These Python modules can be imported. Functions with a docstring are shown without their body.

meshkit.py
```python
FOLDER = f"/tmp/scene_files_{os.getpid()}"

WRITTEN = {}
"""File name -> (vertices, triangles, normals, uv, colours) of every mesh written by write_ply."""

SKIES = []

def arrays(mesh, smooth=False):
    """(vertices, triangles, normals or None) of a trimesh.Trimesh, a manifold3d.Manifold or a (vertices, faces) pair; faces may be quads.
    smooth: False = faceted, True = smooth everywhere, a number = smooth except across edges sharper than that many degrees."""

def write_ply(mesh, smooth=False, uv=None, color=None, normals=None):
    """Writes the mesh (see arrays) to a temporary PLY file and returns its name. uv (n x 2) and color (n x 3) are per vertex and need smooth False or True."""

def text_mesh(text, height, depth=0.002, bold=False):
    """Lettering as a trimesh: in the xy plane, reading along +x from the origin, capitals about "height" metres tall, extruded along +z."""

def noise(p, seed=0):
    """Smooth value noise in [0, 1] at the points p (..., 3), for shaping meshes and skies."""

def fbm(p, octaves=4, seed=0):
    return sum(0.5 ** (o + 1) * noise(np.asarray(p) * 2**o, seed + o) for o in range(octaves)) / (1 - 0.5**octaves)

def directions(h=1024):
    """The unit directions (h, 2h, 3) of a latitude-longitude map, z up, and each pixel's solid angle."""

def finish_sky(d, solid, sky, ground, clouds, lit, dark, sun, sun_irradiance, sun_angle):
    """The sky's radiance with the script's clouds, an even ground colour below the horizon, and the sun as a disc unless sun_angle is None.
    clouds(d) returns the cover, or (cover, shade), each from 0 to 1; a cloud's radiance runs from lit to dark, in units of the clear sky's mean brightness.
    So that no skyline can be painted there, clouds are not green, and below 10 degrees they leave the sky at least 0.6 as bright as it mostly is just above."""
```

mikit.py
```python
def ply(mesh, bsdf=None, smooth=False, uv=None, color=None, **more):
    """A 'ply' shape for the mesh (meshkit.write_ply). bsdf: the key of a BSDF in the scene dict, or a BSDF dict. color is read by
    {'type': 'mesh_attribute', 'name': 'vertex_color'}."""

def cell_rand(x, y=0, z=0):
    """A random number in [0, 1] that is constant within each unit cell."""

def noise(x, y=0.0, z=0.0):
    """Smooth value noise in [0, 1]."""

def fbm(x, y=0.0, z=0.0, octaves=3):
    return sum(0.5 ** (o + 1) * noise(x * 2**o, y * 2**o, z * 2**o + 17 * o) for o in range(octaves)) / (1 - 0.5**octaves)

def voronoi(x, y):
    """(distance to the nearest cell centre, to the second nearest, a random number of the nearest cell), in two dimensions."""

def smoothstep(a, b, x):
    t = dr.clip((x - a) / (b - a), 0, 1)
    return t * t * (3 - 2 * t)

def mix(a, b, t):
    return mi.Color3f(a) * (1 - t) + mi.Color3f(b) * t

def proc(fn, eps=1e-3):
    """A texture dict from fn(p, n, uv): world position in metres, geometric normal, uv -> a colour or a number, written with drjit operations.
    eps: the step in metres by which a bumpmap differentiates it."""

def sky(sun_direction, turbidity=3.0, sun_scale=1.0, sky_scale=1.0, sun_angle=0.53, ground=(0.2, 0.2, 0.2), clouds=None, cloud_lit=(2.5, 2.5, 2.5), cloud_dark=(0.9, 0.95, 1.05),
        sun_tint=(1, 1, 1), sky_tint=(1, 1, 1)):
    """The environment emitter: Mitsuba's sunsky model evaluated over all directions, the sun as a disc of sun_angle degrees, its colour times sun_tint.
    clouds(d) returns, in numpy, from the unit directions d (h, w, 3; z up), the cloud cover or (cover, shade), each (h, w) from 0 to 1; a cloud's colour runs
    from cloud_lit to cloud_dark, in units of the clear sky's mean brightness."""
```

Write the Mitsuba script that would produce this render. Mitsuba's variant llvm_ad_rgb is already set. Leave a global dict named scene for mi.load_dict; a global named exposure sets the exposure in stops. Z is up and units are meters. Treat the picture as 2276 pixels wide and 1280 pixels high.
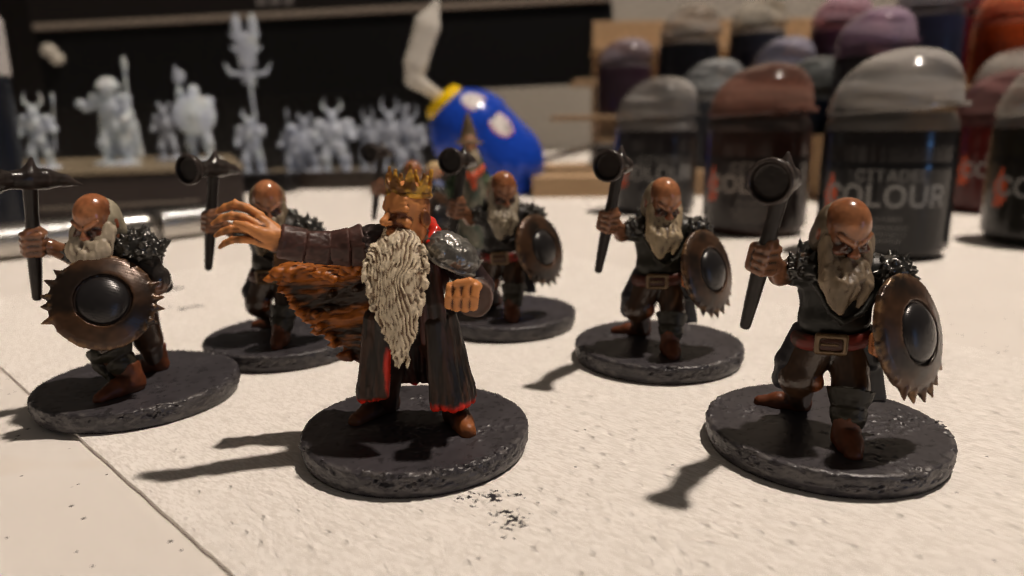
import math, zlib
import numpy as np
import trimesh
import drjit as dr
import mitsuba as mi
import mikit, meshkit
from mikit import proc, noise, fbm, voronoi, smoothstep, mix
from shapely.geometry import Polygon, Point

T = mi.ScalarTransform4f
MM = 0.001
scene, labels = {}, {}

# ------------------------------------------------------------------ camera, light, exposure
exposure = -0.08
F_PX, PITCH, ROLL, CAM_H = 1598.0, 0.221, -0.015, 35.4
_cp, _sp = math.cos(PITCH), math.sin(PITCH)
_fw = np.array([0, _cp, -_sp]); _rt = np.array([1.0, 0, 0]); _up = np.cross(_rt, _fw)
_up2 = -math.sin(ROLL) * _rt + math.cos(ROLL) * _up
_eye = np.array([0, 0, CAM_H]) * MM
scene['camera'] = {
    'type': 'thinlens', 'fov_axis': 'x', 'fov': math.degrees(2 * math.atan(1138 / F_PX)),
    'aperture_radius': 0.00056, 'focus_distance': 0.0790, 'near_clip': 0.004, 'far_clip': 20.0,
    'to_world': T().look_at(origin=_eye.tolist(), target=(_eye + _fw).tolist(), up=_up2.tolist())}
# warm ceiling lamp above the table's right side, the dim warm room around it, a cool blue screen to the right in front of the table
LAMP = (0.345, 0.205, 1.05)
scene['ceiling_lamp'] = {'type': 'sphere', 'center': list(LAMP), 'radius': 0.021,
                         'emitter': {'type': 'area', 'radiance': {'type': 'rgb', 'value': [2850, 2450, 2100]}}}
labels['ceiling_lamp'] = {'label': 'small warm round lamp hanging above and behind the table, out of the picture', 'category': 'lamp'}
scene['room_light'] = {'type': 'constant', 'radiance': {'type': 'rgb', 'value': [0.075, 0.064, 0.054]}}
scene['screen_light'] = {'type': 'rectangle', 'to_world': T().look_at(origin=[0.97, -0.75, 0.055], target=[0.10, 0.22, 0.03], up=[0, 0, 1]).scale([0.09, 0.055, 1]),
                         'emitter': {'type': 'area', 'radiance': {'type': 'rgb', 'value': [1.7, 4.2, 9.0]}}}
labels['screen_light'] = {'label': 'small lit blue screen to the right in front of the table, outside the picture', 'category': 'screen'}


def lin(r, g, b):
    c = np.array([r, g, b], float) / 255
    return np.where(c < 0.04045, c / 12.92, ((c + 0.055) / 1.055) ** 2.4)


def rgb(c):
    return {'type': 'rgb', 'value': [float(x) for x in c]}


# ------------------------------------------------------------------ materials
VC = {'type': 'mesh_attribute', 'name': 'vertex_color'}


def bump(inner, fn, height, eps=3e-5):
    return {'type': 'bumpmap', 'arbitrary': proc(fn, eps), 'scale': height, 'bsdf': inner}


def paint_grain(p, n, uv):
    return fbm(p.x * 5200, p.y * 5200, p.z * 5200, 2) * 0.7 + 0.3 * noise(p.x * 1500, p.y * 1500, p.z * 1500)


def lumps(p, n, uv):
    return fbm(p.x * 2300, p.y * 2300, p.z * 2300, 3)


def layers(p, n, uv):
    return 0.5 + 0.5 * dr.sin(p.z * (2 * math.pi / 0.00016) + 2 * noise(p.x * 500, p.y * 500, p.z * 500))


def M(name, **kw):
    scene[name] = {'type': 'principled', **kw}


def MB(name, fn, height, **kw):
    scene[name] = bump({'type': 'principled', **kw}, fn, height)


MB('paint_satin', paint_grain, 0.00003, base_color=VC, roughness=0.44, specular=0.32)
MB('paint_matte', paint_grain, 0.00004, base_color=VC, roughness=0.62, specular=0.35)
MB('paint_gloss', paint_grain, 0.00003, base_color=VC, roughness=0.20, specular=0.6)
MB('paint_lead', lumps, 0.00008, base_color=VC, roughness=0.27, specular=0.9, metallic=0.7, clearcoat=0.8, clearcoat_gloss=0.92)
MB('paint_layers', layers, 0.000008, base_color=VC, roughness=0.27, specular=0.55, metallic=0.3)
MB('paint_gold', paint_grain, 0.00003, base_color=VC, roughness=0.34, specular=0.6, metallic=0.35)
MB('base_paint', lumps, 0.00003, base_color=VC, roughness=0.40, specular=0.45)
MB('paint_black', paint_grain, 0.00003, base_color=VC, roughness=0.26, specular=0.3)


# ------------------------------------------------------------------ signed-distance modelling (millimetres)
def cap(a, b, ra, rb=None):
    a, b = np.array(a, np.float32), np.array(b, np.float32)
    rb = ra if rb is None else rb
    v = b - a
    l2 = max(float(v @ v), 1e-9)

    def f(X, Y, Z):
        x, y, z = X - a[0], Y - a[1], Z - a[2]
        t = np.clip((x * v[0] + y * v[1] + z * v[2]) / l2, 0, 1)
        return np.sqrt((x - t * v[0]) ** 2 + (y - t * v[1]) ** 2 + (z - t * v[2]) ** 2) - (ra + (rb - ra) * t)
    return f, np.minimum(a - ra, b - rb), np.maximum(a + ra, b + rb)


def Rm(rx=0, ry=0, rz=0):
    return trimesh.transformations.euler_matrix(*np.radians([rx, ry, rz]), 'sxyz')[:3, :3]


def frame(n, up=(0, 0, 1)):
    """columns: side, second, n"""
    n = np.array(n, float); n /= np.linalg.norm(n)
    s = np.cross(up, n); s /= np.linalg.norm(s)
    return np.stack([s, np.cross(n, s), n], 1)


def ell(c, r, R=None):
    c, r = np.array(c, float), np.array(r, float)
    R = np.eye(3) if R is None else R
    e = np.sqrt(((R * r) ** 2).sum(1))

    def f(X, Y, Z):
        x, y, z = X - c[0], Y - c[1], Z - c[2]
        q = [(R[0, i] * x + R[1, i] * y + R[2, i] * z) / r[i] for i in range(3)]
        k0 = np.sqrt(q[0] ** 2 + q[1] ** 2 + q[2] ** 2)
        k1 = np.sqrt((q[0] / r[0]) ** 2 + (q[1] / r[1]) ** 2 + (q[2] / r[2]) ** 2) + 1e-6
        return k0 * (k0 - 1) / k1
    return f, c - e, c + e


def rbox(c, h, R=None, rd=0.3):
    c, h = np.array(c, float), np.array(h, float)
    R = np.eye(3) if R is None else R
    e = np.abs(R) @ h

    def f(X, Y, Z):
        x, y, z = X - c[0], Y - c[1], Z - c[2]
        q = [np.abs(R[0, i] * x + R[1, i] * y + R[2, i] * z) - (h[i] - rd) for i in range(3)]
        o = np.sqrt(sum(np.maximum(k, 0) ** 2 for k in q))
        return o + np.minimum(np.maximum(np.maximum(q[0], q[1]), q[2]), 0) - rd
    return f, c - e, c + e


def lathe_sdf(c, axis, prof, up=(0, 0, 1)):
    """solid of revolution about an axis: prof = [(t, r)...], roughly exact near the surface"""
    c = np.array(c, float); n = np.array(axis, float); n /= np.linalg.norm(n)
    pt, pr = np.array([p[0] for p in prof], float), np.array([p[1] for p in prof], float)
    L = max(np.abs(pt).max(), pr.max()) + 0.2

    def f(X, Y, Z):
        x, y, z = X - c[0], Y - c[1], Z - c[2]
        t = x * n[0] + y * n[1] + z * n[2]
        rho = np.sqrt(np.maximum(x * x + y * y + z * z - t * t, 0))
        r = np.interp(t, pt, pr)
        return np.maximum((rho - r) * 0.8, np.maximum(pt[0] - t, t - pt[-1]))
    ends = np.stack([c + n * pt[0], c + n * pt[-1]])
    return f, ends.min(0) - pr.max(), ends.max(0) + pr.max()


class Vol:
    def __init__(s, lo, hi, h):
        s.h = h
        s.lo = np.array(lo, float)
        n = np.ceil((np.array(hi, float) - s.lo) / h).astype(int) + 1
        s.ax = [(s.lo[i] + h * np.arange(n[i])).astype(np.float32) for i in range(3)]
        s.d = np.full(n, 3.0, np.float32)
        s.pr = []

    def _sl(s, lo, hi, m):
        out = []
        for i in range(3):
            a = int(np.searchsorted(s.ax[i], lo[i] - m)); b = int(np.searchsorted(s.ax[i], hi[i] + m))
            out.append(slice(max(a, 0), max(b, 0)))
        return tuple(out)

    def _grid(s, sl):
        return s.ax[0][sl[0]][:, None, None], s.ax[1][sl[1]][None, :, None], s.ax[2][sl[2]][None, None, :]

    def add(s, prim, k=0.0, col=None):
        f, lo, hi = prim
        sl = s._sl(lo, hi, k + 3 * s.h)
        if min(x.stop - x.start for x in sl) <= 0:
            return s
        e = f(*s._grid(sl)).astype(np.float32)
        d = s.d[sl]
        if k > 0:
            hh = np.maximum(k - np.abs(d - e), 0) / k
            s.d[sl] = np.minimum(d, e) - hh * hh * (k * 0.25)
        else:
            s.d[sl] = np.minimum(d, e)
        if col is not None:
            s.pr.append((f, np.asarray(lo) - 0.6, np.asarray(hi) + 0.6, np.asarray(col, float)))
        return s

    def sub(s, prim, k=0.0):
        f, lo, hi = prim
        sl = s._sl(lo, hi, k + 3 * s.h)
        if min(x.stop - x.start for x in sl) <= 0:
            return s
        e = -f(*s._grid(sl)).astype(np.float32)
        d = s.d[sl]
        if k > 0:
            hh = np.maximum(k - np.abs(d - e), 0) / k
            s.d[sl] = np.maximum(d, e) + hh * hh * (k * 0.25)
        else:
            s.d[sl] = np.maximum(d, e)
        return s

    def tint(s, prim, col):
        """colour only: paint laid where the form would be"""
        f, lo, hi = prim
        s.pr.append((lambda X, Y, Z: f(X, Y, Z) - 0.25, np.asarray(lo) - 0.6, np.asarray(hi) + 0.6, np.asarray(col, float)))
        return s

    def chain(s, pts, rs, k=0.25, col=None):
        for i in range(len(pts) - 1):
            s.add(cap(pts[i], pts[i + 1], rs[i], rs[i + 1]), k if i or k < 0 else k, col)
        return s

    def warp(s, fn, band=1.0):
        """add fn(points) to the distance near the surface"""
        idx = np.nonzero(np.abs(s.d) < band)
        P = np.stack([s.ax[i][idx[i]] for i in range(3)], -1).astype(float)
        s.d[idx] += fn(P).astype(np.float32)
        return s

    def mesh(s):
        d, h = s.d, s.h
        d = np.pad(d, 1, constant_values=3.0)
        sg = d < 0
        n = np.array(d.shape) - 1
        cnt = np.zeros(n, np.int8)
        for a, b, c in np.ndindex(2, 2, 2):
            cnt += sg[a:n[0] + a, b:n[1] + b, c:n[2] + c]
        act = (cnt > 0) & (cnt < 8)
        I = np.stack(np.nonzero(act), -1)
        vid = np.full(n, -1, np.int64)
        vid[act] = np.arange(len(I))
        cor = np.array(list(np.ndindex(2, 2, 2)))
        val = np.stack([d[I[:, 0] + c[0], I[:, 1] + c[1], I[:, 2] + c[2]] for c in cor], 1)
        acc, num = np.zeros((len(I), 3)), np.zeros(len(I))
        for i in range(8):
            for j in range(i + 1, 8):
                if np.abs(cor[i] - cor[j]).sum() == 1:
                    m = (val[:, i] < 0) != (val[:, j] < 0)
                    t = val[m, i] / (val[m, i] - val[m, j])
                    acc[m] += cor[i] + t[:, None] * (cor[j] - cor[i])
                    num[m] += 1
        V = s.lo + h * (I - 1 + acc / num[:, None])
        F = []
        for ax in range(3):
            o = [0, 1, 2]; o.remove(ax)
            sl0 = [slice(1, -1)] * 3; sl1 = [slice(1, -1)] * 3
            sl0[ax] = slice(0, -1); sl1[ax] = slice(1, None)
            a, b = sg[tuple(sl0)], sg[tuple(sl1)]
            ch = np.stack(np.nonzero(a != b), -1)
            up = a[a != b]
            off = np.ones(3, int); off[ax] = 0
            E = ch + off
            q = []
            for u, v in ((0, 0), (1, 0), (1, 1), (0, 1)):
                w = E.copy(); w[:, o[0]] -= 1 - u; w[:, o[1]] -= 1 - v
                q.append(vid[w[:, 0], w[:, 1], w[:, 2]])
            q = np.stack(q, 1)
            flip = up if ax != 1 else ~up
            q = np.where(flip[:, None], q, q[:, ::-1])
            F.append(q[:, [0, 1, 2]]); F.append(q[:, [0, 2, 3]])
        F = np.vstack(F)
        F = F[(F >= 0).all(1)]
        s.V, s.F = V, F
        return V, F

    def colors(s, V, base=(0.1, 0.1, 0.1), soft=0.07):
        acc = np.full((len(V), 3), 0.0); w = np.full(len(V), 1e-9)
        acc += np.asarray(base) * 1e-9
        for f, lo, hi, c in s.pr:
            m = ((V > lo) & (V < hi)).all(1)
            if m.any():
                P = V[m]
                e = f(P[:, 0], P[:, 1], P[:, 2])
                ww = np.exp(-np.clip(e, -0.4, 3) / soft)
                acc[m] += ww[:, None] * c; w[m] += ww
        return acc / w[:, None]


def normals(V, F):
    n = np.zeros_like(V)
    c = np.cross(V[F[:, 1]] - V[F[:, 0]], V[F[:, 2]] - V[F[:, 0]])
    for k in range(3):
        np.add.at(n, F[:, k], c)
    return n / np.maximum(np.linalg.norm(n, axis=1, keepdims=True), 1e-12)


def neighbour_mean(x, F, n):
    acc = np.zeros((n,) + x.shape[1:]); num = np.zeros(n)
    for a, b in ((0, 1), (1, 2), (2, 0)):
        np.add.at(acc, F[:, a], x[F[:, b]]); np.add.at(num, F[:, a], 1)
        np.add.at(acc, F[:, b], x[F[:, a]]); np.add.at(num, F[:, b], 1)
    return acc / np.maximum(num, 1).reshape(-1, *([1] * (x.ndim - 1)))


def relief(V, F, rounds=7):
    """how far each vertex stands below (-) or above (+) its smoothed surroundings, mm: where thinned ink ran to when painted"""
    S = V
    for _ in range(rounds):
        S = neighbour_mean(S, F, len(V))
    return ((V - S) * normals(V, F)).sum(1)


def lerp(a, b, t):
    a, b = np.asarray(a, float), np.asarray(b, float)
    t = np.asarray(t)
    return a * (1 - t[..., None]) + b * t[..., None]


def sst(a, b, x):
    t = np.clip((x - a) / (b - a), 0, 1)
    return t * t * (3 - 2 * t)


def vn(P, s, seed=0, o=3):
    P = np.asarray(P, float) * s + 100
    return meshkit.fbm(P, o, seed)


def mottled(C, V, amount=0.35, s=1.2, seed=0):
    return C * (1 + amount * 2 * (vn(V, s, seed) - 0.5))[:, None]


class Figure:
    """parts of one kind of figurine, as ply dicts in its own coordinates (mm to m)"""
    def __init__(self):
        self.parts = []

    def put(self, name, VF, bsdf, color, label=None):
        V, F = VF
        color = np.broadcast_to(np.asarray(color, float), (len(V), 3))
        V = V * [1, 1, 1.03] + [0, 0, 2.5 - 3.5 * 1.03]      # carved above a 3.5 mm base, stands on a 2.5 mm one
        self.parts.append((name, mikit.ply((V * MM, F), bsdf, True, color=np.clip(color, 0.002, 0.95)), label))

    def place(self, key, x, y, rz=0.0, z=0.0, spin=None, skip=()):
        used = {}
        for name, d, lab in self.parts:
            if name in skip:
                continue
            a = rz + (spin or 0 if name == 'base' else 0)
            used[name] = used.get(name, -1) + 1
            path = '__'.join([key, name]) + (f'_{used[name]:03d}' if used[name] else '')
            scene[path] = {**d, 'to_world': T().translate([x * MM, y * MM, z * MM]).rotate([0, 0, 1], a)}
            if lab:
                labels[path] = {'label': lab}


def tag(key, label, cat, group=None):
    labels[key] = {'label': label, 'category': cat}
    if group:
        labels[key]['group'] = group


def shape(key, VF, bsdf, smooth=False, color=None, loc=(0, 0, 0), rz=0.0):
    if isinstance(VF, trimesh.Trimesh):
        V, F = np.array(VF.vertices), np.array(VF.faces)
    else:
        V, F = VF
    d = mikit.ply((np.asarray(V) * MM, F), bsdf, smooth, color=color)
    d['to_world'] = T().translate([loc[0] * MM, loc[1] * MM, loc[2] * MM]).rotate([0, 0, 1], rz)
    scene[key] = d
    return d




# ------------------------------------------------------------------ setting: table, paper, wall
def c_table(p, n, uv):
    k = noise(p.x * 900, p.y * 900, 3)
    d, _, r = voronoi(p.x * 210 + 7, p.y * 210)
    speck = smoothstep(0.07, 0.02, d) * smoothstep(0.62, 0.7, r)
    d2, _, r2 = voronoi(p.x * 420 + 31, p.y * 420)
    speck = dr.maximum(speck, smoothstep(0.09, 0.03, d2) * smoothstep(0.8, 0.85, r2))
    stain = smoothstep(0.60, 0.8, fbm(p.x * 60 + 3, p.y * 110, 1, 3))
    near = smoothstep(0.15, 0.1, p.y)
    c = mix((0.74, 0.70, 0.655), (0.70, 0.66, 0.61), fbm(p.x * 40, p.y * 40, 0, 3))
    c = mix(c, (0.60, 0.49, 0.37), stain * 0.30 * near)
    return mix(c, (0.06, 0.05, 0.04), speck * near * 0.9)


def h_table(p, n, uv):
    return fbm(p.x * 2600, p.y * 2600, 0, 3)


U45 = (math.cos(math.radians(-44.0)), math.sin(math.radians(-44.0)))


def _towel_uv(p):
    return p.x * U45[0] + p.y * U45[1], -p.x * U45[1] + p.y * U45[0]


def h_towel(p, n, uv):
    a, b = _towel_uv(p)
    fib = fbm(a * 1500 + 2 * noise(a * 300, b * 300), b * 5600, 2, 3)
    weave = fbm(a * 5200, b * 5200, 5, 2)
    s = 0.0026
    r = dr.floor(b / s)
    u = a / s + 0.5 * (r - 2 * dr.floor(r * 0.5)) + 0.25 * (cell_rand3(r) - 0.5)
    fu, fv = u - dr.floor(u) - 0.5, b / s - r - 0.5
    j = mikit.cell_rand(dr.floor(u), r, 4)
    fu = fu + 0.35 * (j - 0.5); fv = fv + 0.3 * (mikit.cell_rand(dr.floor(u), r, 9) - 0.5)
    d = dr.sqrt(fu * fu * 1.0 + fv * fv * 2.6)
    pit = smoothstep(0.20, 0.05, d) * (0.25 + 0.75 * j)
    ring = smoothstep(0.26, 0.18, d) * smoothstep(0.10, 0.16, d) * j * smoothstep(-0.1, 0.1, fu + fv)
    return fib * 0.50 + weave * 0.36 - pit * 0.75 + ring * 0.5


def cell_rand3(r):
    return mikit.cell_rand(r, 5, 11)


def c_towel(p, n, uv):
    a, b = _towel_uv(p)
    f = fbm(a * 1500 + 2 * noise(a * 300, b * 300), b * 5600, 2, 2)
    c = mix((0.81, 0.775, 0.73), (0.69, 0.65, 0.60), smoothstep(0.25, 0.8, f))
    x, y = p.x * 1000, p.y * 1000
    # dried black paint left by a base, and two fainter smears further back
    g = fbm(p.x * 2300 + p.y * 1500, p.y * 2600 - p.x * 1200, 8, 3)
    e1 = dr.exp(-(dr.square((x + 0.6) / 1.9) + dr.square((y - 59.3) / 3.0)) * 1.1)
    e1 = dr.maximum(e1, 0.86 * dr.exp(-(dr.square((x + 2.6) / 3.2) + dr.square((y - 63.4) / 1.7))))
    m1 = smoothstep(0.53, 0.60, g * 0.66 + e1 * 0.25) * smoothstep(0.1, 0.3, e1)
    e2 = dr.exp(-(dr.square((x + 78.5) / 4) + dr.square((y - 160.7) / 4)))
    e2 = dr.maximum(e2, dr.exp(-(dr.square((x + 66.2) / 4.5) + dr.square((y - 143.1) / 3.6))))
    e2 = dr.maximum(e2, 0.8 * dr.exp(-(dr.square((x - 77.7) / 1.2) + dr.square((y - 110.5) / 2.0))))
    m2 = smoothstep(0.52, 0.64, fbm(p.x * 500, p.y * 350, 3, 3) * 0.6 + e2 * 0.32) * 0.75
    d, _, r = voronoi(p.x * 120, p.y * 120)
    sp = smoothstep(0.028, 0.012, d) * smoothstep(0.72, 0.77, r) * 0.7
    return mix(c, (0.022, 0.020, 0.022), dr.maximum(m1, dr.maximum(m2, sp)))


scene['table_white'] = bump({'type': 'principled', 'base_color': proc(c_table), 'roughness': 0.55, 'specular': 0.35}, h_table, 0.00006, 6e-5)
scene['towel_paper'] = bump({'type': 'principled', 'base_color': proc(c_towel), 'roughness': 0.8, 'specular': 0.2}, h_towel, 0.00023, 4e-5)
scene['wall_paint'] = {'type': 'principled', 'base_color': proc(lambda p, n, uv: mix((0.235, 0.215, 0.185), (0.275, 0.25, 0.215), fbm(p.x * 9, p.z * 9, p.y * 9, 3))), 'roughness': 0.8}

shape('tabletop', trimesh.creation.box(extents=[1500, 1240, 18]).apply_translation([0, 420, -9]), 'table_white')
labels['tabletop'] = {'label': 'white speckled tabletop', 'category': 'tabletop', 'kind': 'structure'}
shape('wall', trimesh.creation.box(extents=[3000, 20, 1300]).apply_translation([0, 1060, 300]), 'wall_paint')
labels['wall'] = {'label': 'dim beige wall behind the table', 'category': 'wall', 'kind': 'structure'}

# the paper towel: a sheet half a millimetre thick, its cut edge running diagonally past the two left bases
_e = np.array([26.85, -25.85]) / np.hypot(26.85, 25.85)
_a = np.array([-51.0, 78.8])
_q = np.array([0.70, 0.714])
_pts = [_a - _e * 96, _a + _e * 95]
_far = [_pts[1] + _q * 100, _a - _e * 60 + _q * 137, _a - _e * 96 + _q * 120]


def towel_mesh():
    P = Polygon([_pts[0], _pts[1], *_far])
    c = np.array(P.segmentize(1.5).exterior.coords)[:-1]
    k = np.arange(len(c))
    n = 0.25 * (vn(np.c_[c, 0 * k], 0.9, 5) - 0.5)
    c = c + n[:, None] * np.array(_q)
    m = trimesh.creation.extrude_polygon(Polygon(c), 0.45, engine='earcut')
    return m.apply_translation([0, 0, 0.03])


shape('paper_towel', towel_mesh(), 'towel_paper')
tag('paper_towel', 'white embossed paper towel under the figurines, smeared with black paint', 'paper towel')


# ------------------------------------------------------------------ paint pots and their rack
def c_cap_clear(p, n, uv):
    # where the frosted plastic is rubbed clear and where it stays milky
    return 0.46 + 0.42 * smoothstep(0.40, 0.60, fbm(p.x * 38 + 5, p.y * 38, p.z * 210 + 30 * p.x, 2))


M('pot_plastic', base_color=VC, roughness=0.15, specular=0.32)
scene['cap_plastic'] = {'type': 'principledthin', 'base_color': VC, 'roughness': 0.10, 'spec_trans': proc(c_cap_clear), 'diff_trans': 0.8, 'eta': 1.6}
scene['nozzle_plastic'] = {'type': 'principledthin', 'base_color': VC, 'roughness': 0.35, 'diff_trans': 0.6, 'eta': 1.45}
M('print_ink', base_color=VC, roughness=0.5)


def lathe(prof, n=72):
    """surface of revolution of (r, z) points from the axis to the axis; rows may be shifted by fn(theta, r, z)"""
    prof = np.array(prof, float)
    th = np.arange(n) / n * 2 * np.pi
    V = np.stack([np.outer(prof[:, 0], np.cos(th)), np.outer(prof[:, 0], np.sin(th)), np.repeat(prof[:, 1:], n, 1)], -1).reshape(-1, 3)
    i, j = np.meshgrid(np.arange(len(prof) - 1), np.arange(n), indexing='ij')
    a = i * n + j; b = i * n + (j + 1) % n
    F = np.concatenate([np.stack([a, b, b + n], -1).reshape(-1, 3), np.stack([a, b + n, a + n], -1).reshape(-1, 3)])
    return V, F


def fine(prof, step=0.8):
    out = [prof[0]]
    for a, b in zip(prof[:-1], prof[1:]):
        k = max(1, int(math.hypot(b[0] - a[0], b[1] - a[1]) / step))
        out += [(a[0] + (b[0] - a[0]) * t / k, a[1] + (b[1] - a[1]) * t / k) for t in range(1, k + 1)]
    return out


def wrap(mesh, r, ang0, z0, lift):
    """bend flat lettering (x along, y up, z thickness) round a vertical cylinder, centred on the direction ang0"""
    m = mesh.copy()
    v, f = trimesh.remesh.subdivide_to_size(m.vertices, m.faces, 1.6, max_iter=8)
    a = ang0 + v[:, 0] / r
    rr = r + lift + v[:, 2]
    return np.stack([rr * np.cos(a), rr * np.sin(a), z0 + v[:, 1]], -1), f


def words(text, h, bold, italic=0.0):
    m = meshkit.text_mesh(text, h, 0.05, bold)
    v = np.array(m.vertices)
    v[:, 0] -= (v[:, 0].min() + v[:, 0].max()) / 2
    v[:, 0] += italic * v[:, 1]
    m.vertices = v
    return m


_words = {}


def word(t, h, b):
    if (t, h, b) not in _words:
        _words[t, h, b] = words(t, h, b)
    return _words[t, h, b]


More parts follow.
